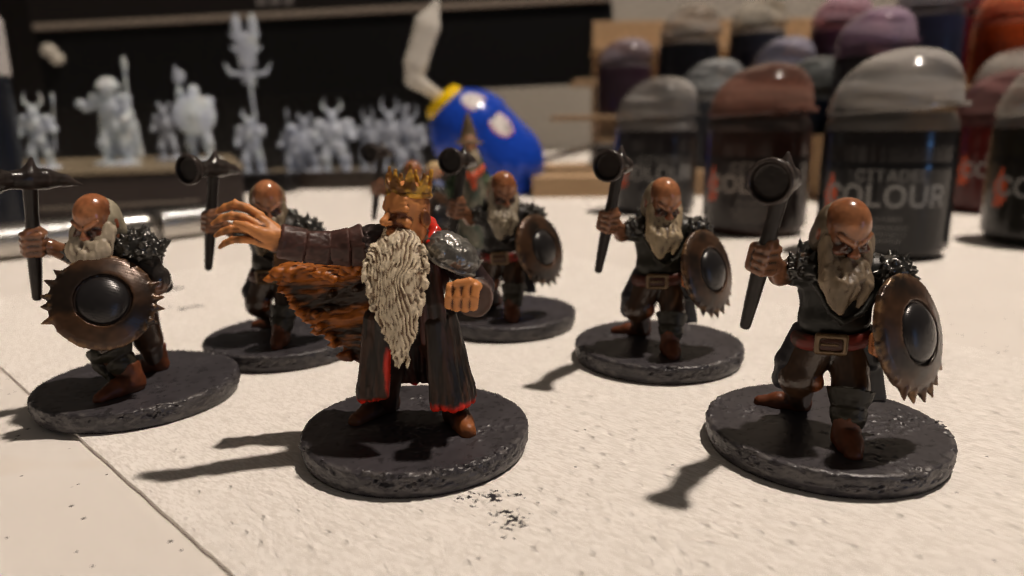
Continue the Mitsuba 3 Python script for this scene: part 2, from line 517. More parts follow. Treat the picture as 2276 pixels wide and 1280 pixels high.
def pot(key, x, y, z, paint, cap, label_col, text_ang=None, seed=1, tilt=0.07, H=1.0, ink=(0.30, 0.30, 0.30), neck=None, mark=True):
    rng = np.random.default_rng(seed)
    cap = np.asarray(cap, float) * 1.0 + 0.10
    R = 17.2
    ang = -math.pi / 2 + math.radians(text_ang or 0)

    def part(name, VF, bsdf, col, smooth=True):
        V, F = VF
        V = V * [0.95, 0.95, H]
        col = np.broadcast_to(np.asarray(col, float), (len(V), 3))
        k = f'{key}__{name}'
        shape(k, (V, F), bsdf, smooth, np.clip(col, 0.004, 0.9), (x, y, z))

    body = fine([(0, 0.3), (14.2, 0), (15.3, 0.5), (16.1, 1.8), (16.6, 5), (17.0, 14), (17.15, 24), (17.2, 32), (17.0, 35.4)])
    V, F = lathe(body)
    part('jar', (V, F), 'pot_plastic', mottled(np.broadcast_to(np.asarray(paint) * 0.6, V.shape), V, 0.25, 0.06, seed))
    neckc = np.asarray(neck if neck is not None else (0.46, 0.44, 0.42), float) * 0.8 + 0.08
    V, F = lathe(fine([(17.0, 35.5), (16.7, 37.5), (16.1, 39.4), (15.4, 40.5), (14.6, 40.6)]))
    part('neck', (V, F), 'cap_plastic', mottled(np.broadcast_to(neckc, V.shape), V * [1, 1, 4], 0.25, 0.06, seed + 1))
    V, F = lathe([(15.6, 3.0), (17.12, 3.2)] + [(17.2 + 0.12 * (k / 10), 3.2 + 24.0 * k / 10) for k in range(11)] + [(17.0, 27.4)])
    part('label', (V, F), 'pot_plastic', np.asarray(label_col) * 0.7)
    # flip cap: a lip, a sloping front and a dome that leans to the hinge
    dome = fine([(15.6, 41.2), (18.0, 41.1), (18.35, 41.5), (18.3, 42.6), (18.0, 43.4), (17.7, 45.6), (16.6, 49.2), (14.6, 52.6), (11.6, 55.4), (7.8, 57.2), (3.5, 58.1), (0.01, 58.3)], 0.6)
    V, F = lathe(dome)
    V[:, :2] *= 0.93
    t = np.clip((V[:, 2] - 41) / 17, 0, 1)
    V[:, 2] += tilt * V[:, 0] * (1 - 0.3 * t)
    V[:, 0] += 3.2 * t * np.sign(tilt) * (0.5 + 0.5 * t)
    crease = np.exp(-((V[:, 2] - (50 + 0.25 * V[:, 0])) / 0.5) ** 2)
    V[:, :2] *= (1 - 0.004 * crease)[:, None]
    C = np.broadcast_to(np.asarray(cap, float), V.shape)
    st = vn(V * [0.5, 0.5, 1.6], 0.11, seed + 2)
    C = lerp(C * 1.05, C * 0.88, sst(0.40, 0.75, st))
    C = lerp(C, np.asarray(paint) * 1.2 + 0.03, sst(0.64, 0.74, vn(V * [0.35, 0.35, 1.3], 0.20, seed + 5)) * 0.4)
    part('cap', (V, F), 'cap_plastic', C)
    V, F = lathe(fine([(0.01, 41.0), (9.5, 41.0), (9.5, 45.5), (8.6, 46.4), (0.01, 46.6)], 1.0), 48)
    part('cap_plug', (V, F), 'pot_plastic', np.asarray(cap) * 0.75)
    a = ang + 1.1
    tab = trimesh.creation.box(extents=[9, 4, 1.4]); tab.apply_transform(trimesh.transformations.rotation_matrix(a + math.pi / 2, [0, 0, 1]))
    v = np.array(tab.vertices) + [16.4 * math.cos(a), 16.4 * math.sin(a), 41.8 + tilt * 16.4 * math.cos(a)]
    part('cap_tab', (v, np.array(tab.faces)), 'cap_plastic', np.asarray(cap) * 0.9, False)
    if text_ang is None:
        return
    R2 = 17.32
    for t_, h_, zz, b_, dx in (('CITADEL', 3.1, 22.2, False, 1.6), ('COLOUR', 5.7, 15.4, True, 0.0)):
        W = word(t_, h_, b_)
        s = 1.0
        v, f = wrap(W, R2, ang + dx / R2, zz, 0.02)
        part('lettering', (v, f), 'print_ink', np.asarray(ink) * (1.0 if b_ else 0.8), False) if b_ else part('small_lettering', (v, f), 'print_ink', np.asarray(ink) * 0.75, False)
    # fine print, too small to read: rows of tiny strokes
    ms = []
    for r_, (zz, w_) in enumerate(((12.0, 9), (9.6, 13), (7.8, 12), (6.0, 10))):
        u = -w_ / 2
        while u < w_ / 2:
            L = rng.uniform(0.25, 0.8)
            b = trimesh.creation.box(extents=[L, rng.uniform(0.5, 0.9), 0.05]); b.apply_translation([u + L / 2, 0, 0])
            v, f = wrap(b, R2, ang - 0.02, zz, 0.03)
            ms.append(trimesh.Trimesh(v, f, process=False)); u += L + rng.uniform(0.12, 0.7)
    m = trimesh.util.concatenate(ms)
    part('fine_print', (np.array(m.vertices), np.array(m.faces)), 'print_ink', np.asarray(ink) * 0.7, False)
    labels[f'{key}__fine_print'] = {'kind': 'stuff', 'label': 'rows of print too small to read'}
    if mark:
        P = Polygon([(-2.0, 0), (-1.3, 3.2), (-2.4, 5.6), (-0.9, 8.6), (0.2, 11.5), (0.7, 8.4), (2.2, 6.6), (1.5, 4.2), (2.1, 2.2), (0.9, 0.3)]).buffer(0.45)
        m = trimesh.creation.extrude_polygon(P, 0.04, engine='earcut')
        v, f = wrap(m, R2 - 0.08, ang - 15.3 / R2, 12.2, 0.03)
        part('flame_mark', (v, f), 'print_ink', lin(170, 66, 26), False)


GREY_CAP, WHITE_CAP = (0.60, 0.575, 0.55), (0.70, 0.67, 0.62)
G_POT = 'pots of paint on the table and its rack'
POTS = [  # key, x, y, z0, paint, cap, label colour, text angle, seed, tilt, neck, label
    ('paint_pot', 101.5, 196, 0, lin(34, 31, 32), GREY_CAP, lin(30, 30, 32), -27, 3, 0.075, None, 'pot of black paint with clear grey domed cap, just behind the right front figurine'),
    ('paint_pot', 80.5, 238, 0, lin(58, 38, 33), lin(178, 128, 108), lin(42, 35, 34), -20, 7, 0.05, lin(110, 86, 78), 'pot of brown paint with coppery brown domed cap'),
    ('paint_pot', 59.0, 297, 0, lin(44, 40, 42), (0.62, 0.60, 0.58), lin(42, 41, 43), -8, 11, 0.04, (0.5, 0.48, 0.47), 'pot of dark grey paint with frosted cap, leftmost in the front row of pots'),
    ('paint_pot', 156.0, 208, 0, lin(44, 42, 36), WHITE_CAP, lin(40, 39, 36), -33, 13, 0.12, None, 'pot of dark olive paint with whitish cap, cut off by the picture edge'),
    ('paint_pot', 190.0, 284, 0, lin(92, 28, 24), lin(150, 98, 96), lin(84, 26, 24), -22, 17, 0.03, lin(140, 70, 66), 'pot of dark red paint with red label behind the black one'),
    ('paint_pot', 70.4, 454, 41.4, lin(72, 52, 66), lin(176, 164, 176), lin(66, 50, 62), None, 19, 0.03, lin(150, 138, 152), 'pot of dull purple paint at the left end of the rack'),
    ('paint_pot', 102.9, 378, 13.3, lin(64, 68, 76), lin(186, 190, 192), lin(52, 54, 60), None, 23, 0.03, None, 'pot of slate grey paint with pale cap between the brown and grey pots'),
    ('paint_pot', 100.1, 418, 45, lin(26, 28, 36), lin(205, 196, 186), lin(24, 24, 32), None, 29, 0.04, None, 'pot of blackish navy paint with white cap, high on the rack'),
    ('paint_pot', 149.5, 454, 53.8, lin(46, 48, 62), lin(214, 208, 196), lin(44, 44, 56), None, 31, 0.05, None, 'pot with the whitest cap, on the top step of the rack'),
    ('paint_pot', 148.4, 405, 26.5, lin(50, 52, 66), lin(178, 176, 196), lin(40, 42, 54), None, 37, 0.02, lin(120, 116, 136), 'pot of blue grey paint with pale lilac cap'),
    ('paint_pot', 149.0, 367, 12.9, lin(20, 26, 40), lin(118, 124, 124), lin(20, 24, 36), None, 41, 0.03, lin(60, 64, 66), 'pot of dark navy paint with smoky greenish cap'),
    ('paint_pot', 191.5, 436, 52.7, lin(84, 44, 74), lin(206, 170, 186), lin(70, 40, 62), None, 43, 0.03, lin(170, 120, 150), 'pot of plum paint with pale rose cap, high on the rack'),
    ('paint_pot', 161.0, 331, 29.8, lin(36, 32, 36), lin(184, 160, 184), lin(34, 32, 36), None, 47, 0.03, lin(168, 134, 164), 'pot with pink lilac cap and pink neck'),
    ('paint_pot', 209.0, 377, 51.8, lin(44, 46, 72), lin(178, 174, 182), lin(40, 44, 66), None, 53, 0.06, lin(130, 126, 140), 'pot of indigo paint with clear cap, topmost near the right of the rack'),
    ('paint_pot', 258.0, 390, 49.0, lin(196, 78, 30), lin(232, 128, 72), lin(150, 60, 26), None, 59, 0.04, lin(220, 110, 60), 'pot of bright orange paint on the rack'),
    ('paint_pot', 280.0, 454, 60.0, lin(120, 18, 34), lin(150, 40, 52), lin(110, 16, 30), None, 61, 0.03, lin(130, 20, 40), 'pot of crimson paint on the top of the rack'),
    ('paint_pot', 236.5, 350, 13.9, lin(70, 66, 62), lin(196, 190, 182), lin(56, 54, 52), None, 67, 0.10, None, 'pot with pale cap half hidden behind the olive one'),
]


def c_wood(p, n, uv):
    g = fbm(p.x * 90, p.y * 900, p.z * 1400, 3)
    return mix((0.44, 0.30, 0.17), (0.30, 0.19, 0.10), g)


scene['plywood'] = {'type': 'principled', 'base_color': proc(c_wood), 'roughness': 0.6}
scene['dark_plastic'] = {'type': 'principled', 'base_color': VC, 'roughness': 0.33, 'specular': 0.4}


def boxm(lo, hi, bevel=0.0, rz=0.0, rx=0.0, ry=0.0):
    lo, hi = np.array(lo, float), np.array(hi, float)
    h = (hi - lo) / 2
    if bevel:
        import manifold3d as m3
        b = m3.Manifold.hull_points(np.array([[sx * (h[0] - (i != 0) * bevel), sy * (h[1] - (i != 1) * bevel), sz * (h[2] - (i != 2) * bevel)]
                                              for i in range(3) for sx in (-1, 1) for sy in (-1, 1) for sz in (-1, 1)]))
        mm = b.to_mesh(); m = trimesh.Trimesh(mm.vert_properties[:, :3], mm.tri_verts, process=False)
    else:
        m = trimesh.creation.box(extents=2 * h)
    M4 = np.eye(4); M4[:3, :3] = Rm(rx, ry, rz)
    m.apply_transform(M4); m.apply_translation((lo + hi) / 2)
    return m


def piece(key, m, bsdf, col=None, smooth=False):
    n = len(m.vertices) if isinstance(m, trimesh.Trimesh) else len(m[0])
    return shape(key, m, bsdf, smooth, None if col is None else np.broadcast_to(np.asarray(col, float), (n, 3)))


# stepped plywood rack: shelves with risers between them and two side panels
tag('paint_rack', 'stepped plywood rack that holds the rear pots of paint', 'rack')
_up_pots = [p for p in POTS if p[3] > 1]
for i, p in enumerate(_up_pots):
    sfx = f'_{i:03d}' if i else ''
    x0 = 26 if p[8] == 19 else p[1] - 18.5
    piece('paint_rack__shelf' + sfx, boxm((x0, p[2] - 18.5, p[3] - 3.0), (p[1] + 18.5, p[2] + 18.5, p[3] - 0.05), 0.25), 'plywood')
    piece('paint_rack__riser' + sfx, boxm((p[1] - 17.5, p[2] - 16.0, 0.1), (p[1] + 17.5, p[2] + 17, p[3] - 3.1), 0.25), 'plywood')
for i, (x0, x1, y0, y1, z) in enumerate(((42, 128, 477, 522, 61.5), (62, 330, 527, 572, 86.5))):
    piece(f'paint_rack__shelf_{i + 20:03d}', boxm((x0, y0, z), (x1, y1, z + 3), 0.25), 'plywood')
piece('paint_rack__back_panel', boxm((64, 573, 0.1), (330, 576, 112), 0.25), 'plywood')
piece('paint_rack__side_panel', boxm((124, 477, 0.1), (127, 572, 61), 0.25), 'plywood')

for i, (k, x, y, z, pc, cc, lc, ta, sd, tl, nk, lab) in enumerate(POTS):
    key = k + (f'_{i:03d}' if i else '')
    pot(key, x, y, z, pc, cc, lc, ta, sd, tl, H=0.765 if sd == 19 else 0.925, neck=nk, ink=(0.21, 0.207, 0.203) if i != 1 else (0.23, 0.20, 0.18))
    tag(key, lab, 'paint pot', G_POT)

# scraps of wood and card between the glue and the pots
piece('wooden_block', boxm((12, 364, 0.1), (52, 396, 10.4), 0.4, rz=-4), 'plywood')
tag('wooden_block', 'pale flat wooden block on the table left of the grey pot', 'wooden block')
piece('wooden_board', boxm((18, 402, 9.6), (78, 446, 13.2), 0.3, rz=6), 'plywood')
tag('wooden_board', 'thin brown wooden board overhanging behind the pale block', 'wooden board')
piece('card_strip', boxm((8, 452, 17.0), (62, 460, 19.4), 0.2, rz=10, ry=-13), 'table_white')
tag('card_strip', 'white strip of card leaning up behind the wooden board', 'card strip')
piece('dark_block', boxm((48, 404, 13.3), (80, 438, 25), 0.5), 'dark_plastic', lin(40, 34, 30))
tag('dark_block', 'dark brown block behind the grey pot, on the wooden board', 'block')


# ------------------------------------------------------------------ glue bottle
def glue():
    tag('glue_bottle', 'blue glue bottle with yellow collar and white nozzle, leaning on its side', 'glue bottle')
    ax = np.array([-0.68, -0.04, 0.73]); ax /= np.linalg.norm(ax)
    end = np.array([-5.0, 388, 17.0])
    v = Vol((-54, 354, -8), (26, 422, 66), 0.7)
    v.add(cap(end, end + ax * 22, 23.0, 22.0))
    v.add(lathe_sdf(end + ax * 22, ax, [(0, 21.5), (7, 18.5), (13, 12), (16, 10.5)]), 4)
    v.sub(rbox((0, 388, -4.9), (60, 60, 5), None, 0.2), 1)
    V, F = v.mesh()
    piece('glue_bottle__body', (V, F), 'pot_plastic', lin(24, 66, 176), True)
    v = Vol((-56, 360, 22), (-8, 410, 70), 0.5)
    v.add(lathe_sdf(end + ax * 36, ax, [(0, 11.2), (1, 11.8), (7, 11.4), (9.2, 10.2), (10, 8.8)]))
    piece('glue_bottle__collar', v.mesh(), 'pot_plastic', lin(236, 196, 14), True)
    v = Vol((-64, 366, 40), (-18, 402, 106), 0.5)
    tip = end + ax * 44.5
    v.chain([tip, tip + ax * 3, (-49.0, 385, 60.0), (-47.5, 385, 68), (-41.0, 385, 86), (-36.0, 385, 96.5)], [4.2, 2.8, 4.4, 6.0, 6.4, 1.8], 1.5)
    V, F = v.mesh()
    V[:, 1] = 385 + (V[:, 1] - 385) * 0.5
    piece('glue_bottle__nozzle', (V, F), 'nozzle_plastic', (0.80, 0.77, 0.71), True)
    side = np.cross(ax, [0, 1, 0]); side /= np.linalg.norm(side)
    side = side if side[2] > 0 else -side
    for i, (t, w) in enumerate(((31, 8.2), (14.0, 8.0))):
        # label patch: a thin lens-shaped shell that follows the bottle's round side
        c = end + ax * t
        out = 0.62 * side + np.array([0, -0.78, 0]); out /= np.linalg.norm(out)
        v = Vol(c + out * 22 - 14, c + out * 22 + 14, 0.35)
        v.add(cap(end, end + ax * 22, 23.3, 22.3))
        f = frame(out, ax)
        v2 = ell(c + out * 21, (w * 0.75, w, 9), f)
        e = v2[0](*v._grid((slice(None),) * 3))
        v.d = np.maximum(v.d, e.astype(np.float32))
        e = cap(end, end + ax * 22, 22.7, 21.7)[0](*v._grid((slice(None),) * 3))
        v.d = np.maximum(v.d, -e.astype(np.float32))
        V, F = v.mesh()
        r = np.linalg.norm(((V - (c + out * 21)) @ f[:, :2]) / [w * 0.75, w], axis=1)
        col = lerp(np.array([0.72, 0.68, 0.66]), lin(196, 70, 110), sst(0.84, 0.92, r))
        q = (V - (c + out * 21)) @ f
        glyph = (vn(np.c_[q[:, :2], 0 * q[:, 0]] * [1, 2.2, 1], 0.28, 61 + i, 2) > 0.63) & (np.abs(q[:, 0]) < w * 0.4)
        col = np.where(glyph[:, None], lin(60, 50, 70), col)
        piece('glue_bottle__label_patch' + (f'_{i:03d}' if i else ''), (V, F), 'pot_plastic', col, True)


glue()


# ------------------------------------------------------------------ dark boxes, monitor, knife handle
BOX_RZ = 22.7
tag('dark_box', 'long dark brown box carrying the left pale figurines', 'box')
m = boxm((-130, -0, 0.1), (0, 150, 18.5), 0.8); m.apply_transform(trimesh.transformations.rotation_matrix(math.radians(BOX_RZ), [0, 0, 1])); m.apply_translation([-116, 315, 0])
piece('dark_box__base', m, 'dark_plastic', lin(52, 44, 42))
m = boxm((-131, -1.2, 18.7), (1, 151, 21.2), 0.5); m.apply_transform(trimesh.transformations.rotation_matrix(math.radians(BOX_RZ), [0, 0, 1])); m.apply_translation([-116, 315, 0])
piece('dark_box__lid', m, 'dark_plastic', lin(128, 116, 96))
m = boxm((-110, -1.4, 5.5), (-18, -0.1, 7.0), 0.3); m.apply_transform(trimesh.transformations.rotation_matrix(math.radians(BOX_RZ), [0, 0, 1])); m.apply_translation([-116, 315, 0])
piece('dark_box__front_strip', m, 'dark_plastic', lin(96, 88, 80))
m = boxm((-40, -1.8, 0.6), (-14, -0.1, 4.6), 0.4); m.apply_transform(trimesh.transformations.rotation_matrix(math.radians(BOX_RZ), [0, 0, 1])); m.apply_translation([-116, 315, 0])
piece('dark_box__latch', m, 'dark_plastic', lin(24, 22, 22))
piece('black_cabinet', boxm((-560, 660, 0.1), (-352, 700, 330), 2), 'dark_plastic', lin(24, 19, 17))
tag('black_cabinet', 'tall dark brown cabinet at the left behind the monitor', 'cabinet')
tag('dark_tray', 'low dark tray on the table carrying the pale figurines right of the box', 'tray')
piece('dark_tray__front', boxm((-172, 438, 0.1), (-34, 442, 10.6), 0.5), 'dark_plastic', lin(48, 40, 34))
piece('dark_tray__floor', boxm((-172, 442.2, 0.1), (-34, 540, 8.0), 0.5), 'dark_plastic', lin(110, 100, 84))
piece('black_case', boxm((-160, 414, 0.1), (-126, 437, 11.0), 1.2, rz=0), 'dark_plastic', lin(22, 20, 20))
tag('black_case', 'small black case on the table in front of the dark tray', 'case')

tag('monitor', 'large black monitor with a grey strip along its lower edge, across the background', 'monitor')
MON = trimesh.transformations.rotation_matrix(math.radians(-1.9), [0, 1, 0])


def mon(key, lo, hi, col, bev=1.0, rough='dark_plastic'):
    m = boxm(lo, hi, bev); m.apply_translation([140, -650, -128]); m.apply_transform(MON); m.apply_translation([-140, 590, 121.5])
    piece('monitor__' + key, m, rough, col)


M('screen_black', base_color=rgb(lin(14, 14, 15)), roughness=0.45, specular=0.15)
mon('bezel', (-372, 652, 133.2), (82, 668, 360), lin(22, 18, 17))
mon('edge_strip', (-370, 651, 128.0), (80, 664, 133.0), lin(120, 110, 100), 0.6)
mon('lower_panel', (-372, 655, 68), (82, 668, 127.8), lin(15, 15, 16), 1.0, 'screen_black')
for i in range(3):
    mon('logo_bar' + (f'_{i:03d}' if i else ''), (-194 + i * 10.5, 650.6, 137.2), (-186.6 + i * 10.5, 652.2, 143.5), lin(96, 92, 90), 0.3)
mon('stand', (-240, 672, 8), (-40, 700, 120), lin(18, 17, 17))
piece('black_bag', boxm((-351, 640, 0.1), (-196, 700, 66), 6), 'dark_plastic', lin(16, 15, 15))
tag('black_bag', 'black flat bag standing under the monitor', 'bag')
for i, (x, z, w, h, c) in enumerate(((-190, 40, 26, 18, (112, 98, 80)), (-158, 42, 30, 16, (130, 112, 92)), (-104, 42, 26, 12, (92, 82, 64)))):
    k = 'cardboard_box' + (f'_{i:03d}' if i else '')
    piece(k, boxm((x, 644 + 2 * i, 0.1), (x + w, 656 + 2 * i, z + h), 0.4), 'dark_plastic', lin(*c))
    tag(k, ('brown card box under the monitor, leftmost of three', 'pale brown card box under the monitor, middle of three', 'olive brown card box under the monitor, nearest the glue bottle')[i], 'card box', 'small card boxes under the monitor')

# white-capped bottle at the left edge, a white plug behind it
tag('capped_bottle', 'dark bottle with a white band and brown cap at the left edge of the picture', 'bottle')
for name, prof, col in (('body', [(0, 0.1), (11.5, 0.1), (12, 1), (12, 56), (0.1, 56.2)], (24, 28, 36)), ('band', [(0.1, 56.3), (12.4, 56.3), (12.6, 57), (12.6, 76), (11.6, 78), (0.1, 78.2)], (176, 172, 170)), ('cap', [(0.1, 78.3), (8, 78.3), (8, 96), (0.1, 97)], (122, 84, 62))):
    V, F = lathe(fine(prof, 2.0), 48)
    shape('capped_bottle__' + name, (V, F), 'pot_plastic', True, np.broadcast_to(lin(*col), V.shape), (-198.0, 276, 0))
v = Vol((-372, 578, 82), (-340, 602, 110), 0.6)
v.add(ell((-359, 590, 98.5), (6.2, 5.5, 5.4))).add(ell((-353.5, 590, 92.5), (5.6, 4.8, 5.0)), 2).add(cap((-357, 592, 96), (-357, 599, 96), 3.0), 1)
piece('white_plug', v.mesh(), 'dark_plastic', lin(176, 170, 158), True)
tag('white_plug', 'small white plug on the left end of the black monitor', 'plug')

M('brushed_metal', base_color=rgb((0.55, 0.53, 0.50)), roughness=0.22, metallic=1.0)


def knife():
    """knurled metal knife handle lying on the table: sleeve, smooth grip, sleeve"""
    a, b = np.array([-154.5, 194.6, 5.15]), np.array([-104.4, 250.3, 5.15])
    ax = (b - a) / np.linalg.norm(b - a)
    L = np.linalg.norm(b - a)
    Rf = frame(ax)

    def tube(t0, t1, r, knurl):
        n = 120 if knurl else 64
        ts = np.arange(t0, t1 + 1e-6, 0.28 if knurl else 2.0)
        th = np.arange(n) / n * 2 * np.pi
        TT, TH = np.meshgrid(ts, th, indexing='ij')
        rr = r + (0.3 * np.maximum(np.abs(np.sin(12 * TH + TT * 2.2)), np.abs(np.sin(12 * TH - TT * 2.2))) if knurl else 0 * TT)
        ends = np.minimum(TT - t0, t1 - TT)
        rr = rr - 0.5 * np.exp(-np.maximum(ends, 0) / 0.35)
        V = a + TT[..., None] * ax + rr[..., None] * (np.cos(TH)[..., None] * Rf[:, 0] + np.sin(TH)[..., None] * Rf[:, 1])
        V = V.reshape(-1, 3)
        i, j = np.meshgrid(np.arange(len(ts) - 1), np.arange(n), indexing='ij')
        p = i * n + j; q = i * n + (j + 1) % n
        F = np.concatenate([np.stack([p, q, q + n], -1).reshape(-1, 3), np.stack([p, q + n, p + n], -1).reshape(-1, 3)])
        ca = np.array([a + ax * t0, a + ax * t1]); k = len(V)
        r0 = np.arange(n)
        F = np.vstack([F, np.stack([r0 * 0 + k, (r0 + 1) % n, r0], 1), np.stack([r0 * 0 + k + 1, r0 + (len(ts) - 1) * n, (r0 + 1) % n + (len(ts) - 1) * n], 1)])
        return np.vstack([V, ca]), F
    tag('knife_handle', 'silver knurled metal knife handle lying behind the left figurine', 'knife handle')
    piece('knife_handle__grip', tube(0, 36, 4.95, True), 'brushed_metal', None, True)
    piece('knife_handle__sleeve', tube(36.2, 56, 5.0, False), 'brushed_metal', None, True)
    piece('knife_handle__grip_001', tube(56.2, L, 4.95, True), 'brushed_metal', None, True)


knife()


# ------------------------------------------------------------------ figurines: shared pieces
SKIN, SKIN_RED = lin(170, 112, 74), lin(110, 74, 52)
INK = lin(26, 16, 12)


def ink_or_darken(C, V, F, depth=0.05, amount=0.8, ink=INK, rounds=7, hi=0.0):
    """thinned dark ink settled in the carved lines of painted figurines, plain darkening on unpainted ones; hi lightens drybrushed ridges"""
    r = relief(V, F, rounds)
    C = lerp(C, np.broadcast_to(ink, C.shape), amount * sst(-0.15 * depth, -depth, r))
    if hi:
        C = C * (1 + hi * sst(0.2 * depth, 1.2 * depth, r))[:, None]
    return C


def round_base(seed, lumpy=0.12):
    rng = np.random.default_rng(seed)
    v = Vol((-13.4, -13.4, -0.1), (13.4, 13.4, 4.6), 0.17)
    v.add(lathe_sdf((0, 0, 0), (0, 0, 1), [(0, 12.2), (1.2, 12.5), (2.9, 12.6), (3.35, 12.5), (3.5, 12.2)]))
    clus = [(rng.uniform(-10, 10), rng.uniform(-10, 10), rng.uniform(1.2, 3.2)) for _ in range(7)]

    def fn(P):
        rho = np.hypot(P[:, 0], P[:, 1])
        m = sum(np.exp(-((P[:, 0] - a) ** 2 + (P[:, 1] - b) ** 2) / s ** 2) for a, b, s in clus)
        rim = np.exp(-((rho - 12.2) / 0.6) ** 2) * (0.25 + 0.9 * sst(0.48, 0.62, vn(P, 0.3, seed + 3, 2)))
        g = vn(P, 2.2, seed) - 0.5
        soft = vn(P, 0.5, seed + 1) - 0.5
        return -(g * (0.09 + 0.60 * np.clip(m, 0, 1) ** 2 + 1.0 * rim) * (P[:, 2] > 1.2) + soft * lumpy * 0.6 + 0.05 * g)
    v.warp(fn, 0.9)
    # a few pushed-up grit crumbs
    for a, b, s in clus[:5]:
        for _ in range(20):
            x, y = a + rng.normal() * s * 0.6, b + rng.normal() * s * 0.6
            if math.hypot(x, y) < 11.8:
                r = rng.uniform(0.10, 0.26)
                v.add(ell((x, y, 3.48), (r, r * rng.uniform(0.7, 1.3), r)), 0.12)
    V, F = v.mesh()
    C = lerp(lin(62, 59, 63), lin(42, 40, 43), vn(V, 0.35, seed + 7))
    edge = np.exp(-((np.hypot(V[:, 0], V[:, 1]) - 12.35) / 0.35) ** 2) * sst(0.45, 0.65, vn(V, 0.9, seed + 9)) * 0.45
    C = lerp(C, np.broadcast_to(lin(104, 100, 98), C.shape), edge)
    C = lerp(C, np.broadcast_to(lin(24, 22, 24), C.shape), 0.6 * sst(0.62, 0.70, vn(V, 1.5, seed + 4)))
    return (V, F), C


def spikes(v, pads, n, rng, length=(0.45, 0.85), r0=0.5, col=None, upward=0.35):
    """short pyramids standing out of ellipsoid pads"""
    ga = math.pi * (3 - math.sqrt(5))
    for c, r in pads:
        c, r = np.array(c, float), np.array(r, float)
        for k in range(n):
            z = 1 - 1.55 * (k + 0.5) / n
            q = math.sqrt(max(0, 1 - z * z)); a = ga * k + 0.3
            d = np.array([q * math.cos(a), q * math.sin(a), z]) + rng.normal(size=3) * 0.07
            p = c + d * r
            nn = d / r; nn = nn / np.linalg.norm(nn) + [0, 0, upward * 0.3]; nn /= np.linalg.norm(nn)
            L = rng.uniform(*length)
            v.add(cap(p - nn * 0.3, p + nn * L, r0, 0.05), 0.14, col)


def fist(v, c, R, s=1.0, col=None, curl=True):
    """closed hand round a grip: R columns = along the knuckles' row, towards the viewer (finger backs), along the grip"""
    c = np.array(c, float)
    P = lambda a, b, d: c + R @ (np.array([a, b, d]) * s)
    v.add(rbox(P(0.1, 0.15, 0), np.array([1.15, 0.9, 1.45]) * s, R, 0.55 * s), 0.2, col)
    for i, d in enumerate((1.15, 0.4, -0.36, -1.08)):
        w = (0.47, 0.5, 0.48, 0.42)[i] * s
        v.add(cap(P(1.05, -0.25, d), P(0.75, -1.05, d * 0.98), w, w), 0.1, col)
        v.add(cap(P(0.75, -1.05, d * 0.98), P(-0.75, -1.12, d * 0.96), w, w * 0.95), 0.1, col)
        v.add(cap(P(-0.75, -1.12, d * 0.96), P(-1.05, -0.35, d * 0.92), w * 0.95, w * 0.8), 0.1, col)
        if i:
            v.tint(cap(P(1.0, -0.9, d + 0.37), P(-0.9, -1.05, d + 0.36), 0.02), col * 0.3)
    v.add(cap(P(1.0, 0.55, 1.0), P(0.55, -0.6, 1.75), 0.5 * s, 0.46 * s), 0.15, col)
    v.add(cap(P(0.55, -0.6, 1.75), P(-0.55, -1.1, 1.6), 0.46 * s, 0.36 * s), 0.12, col)


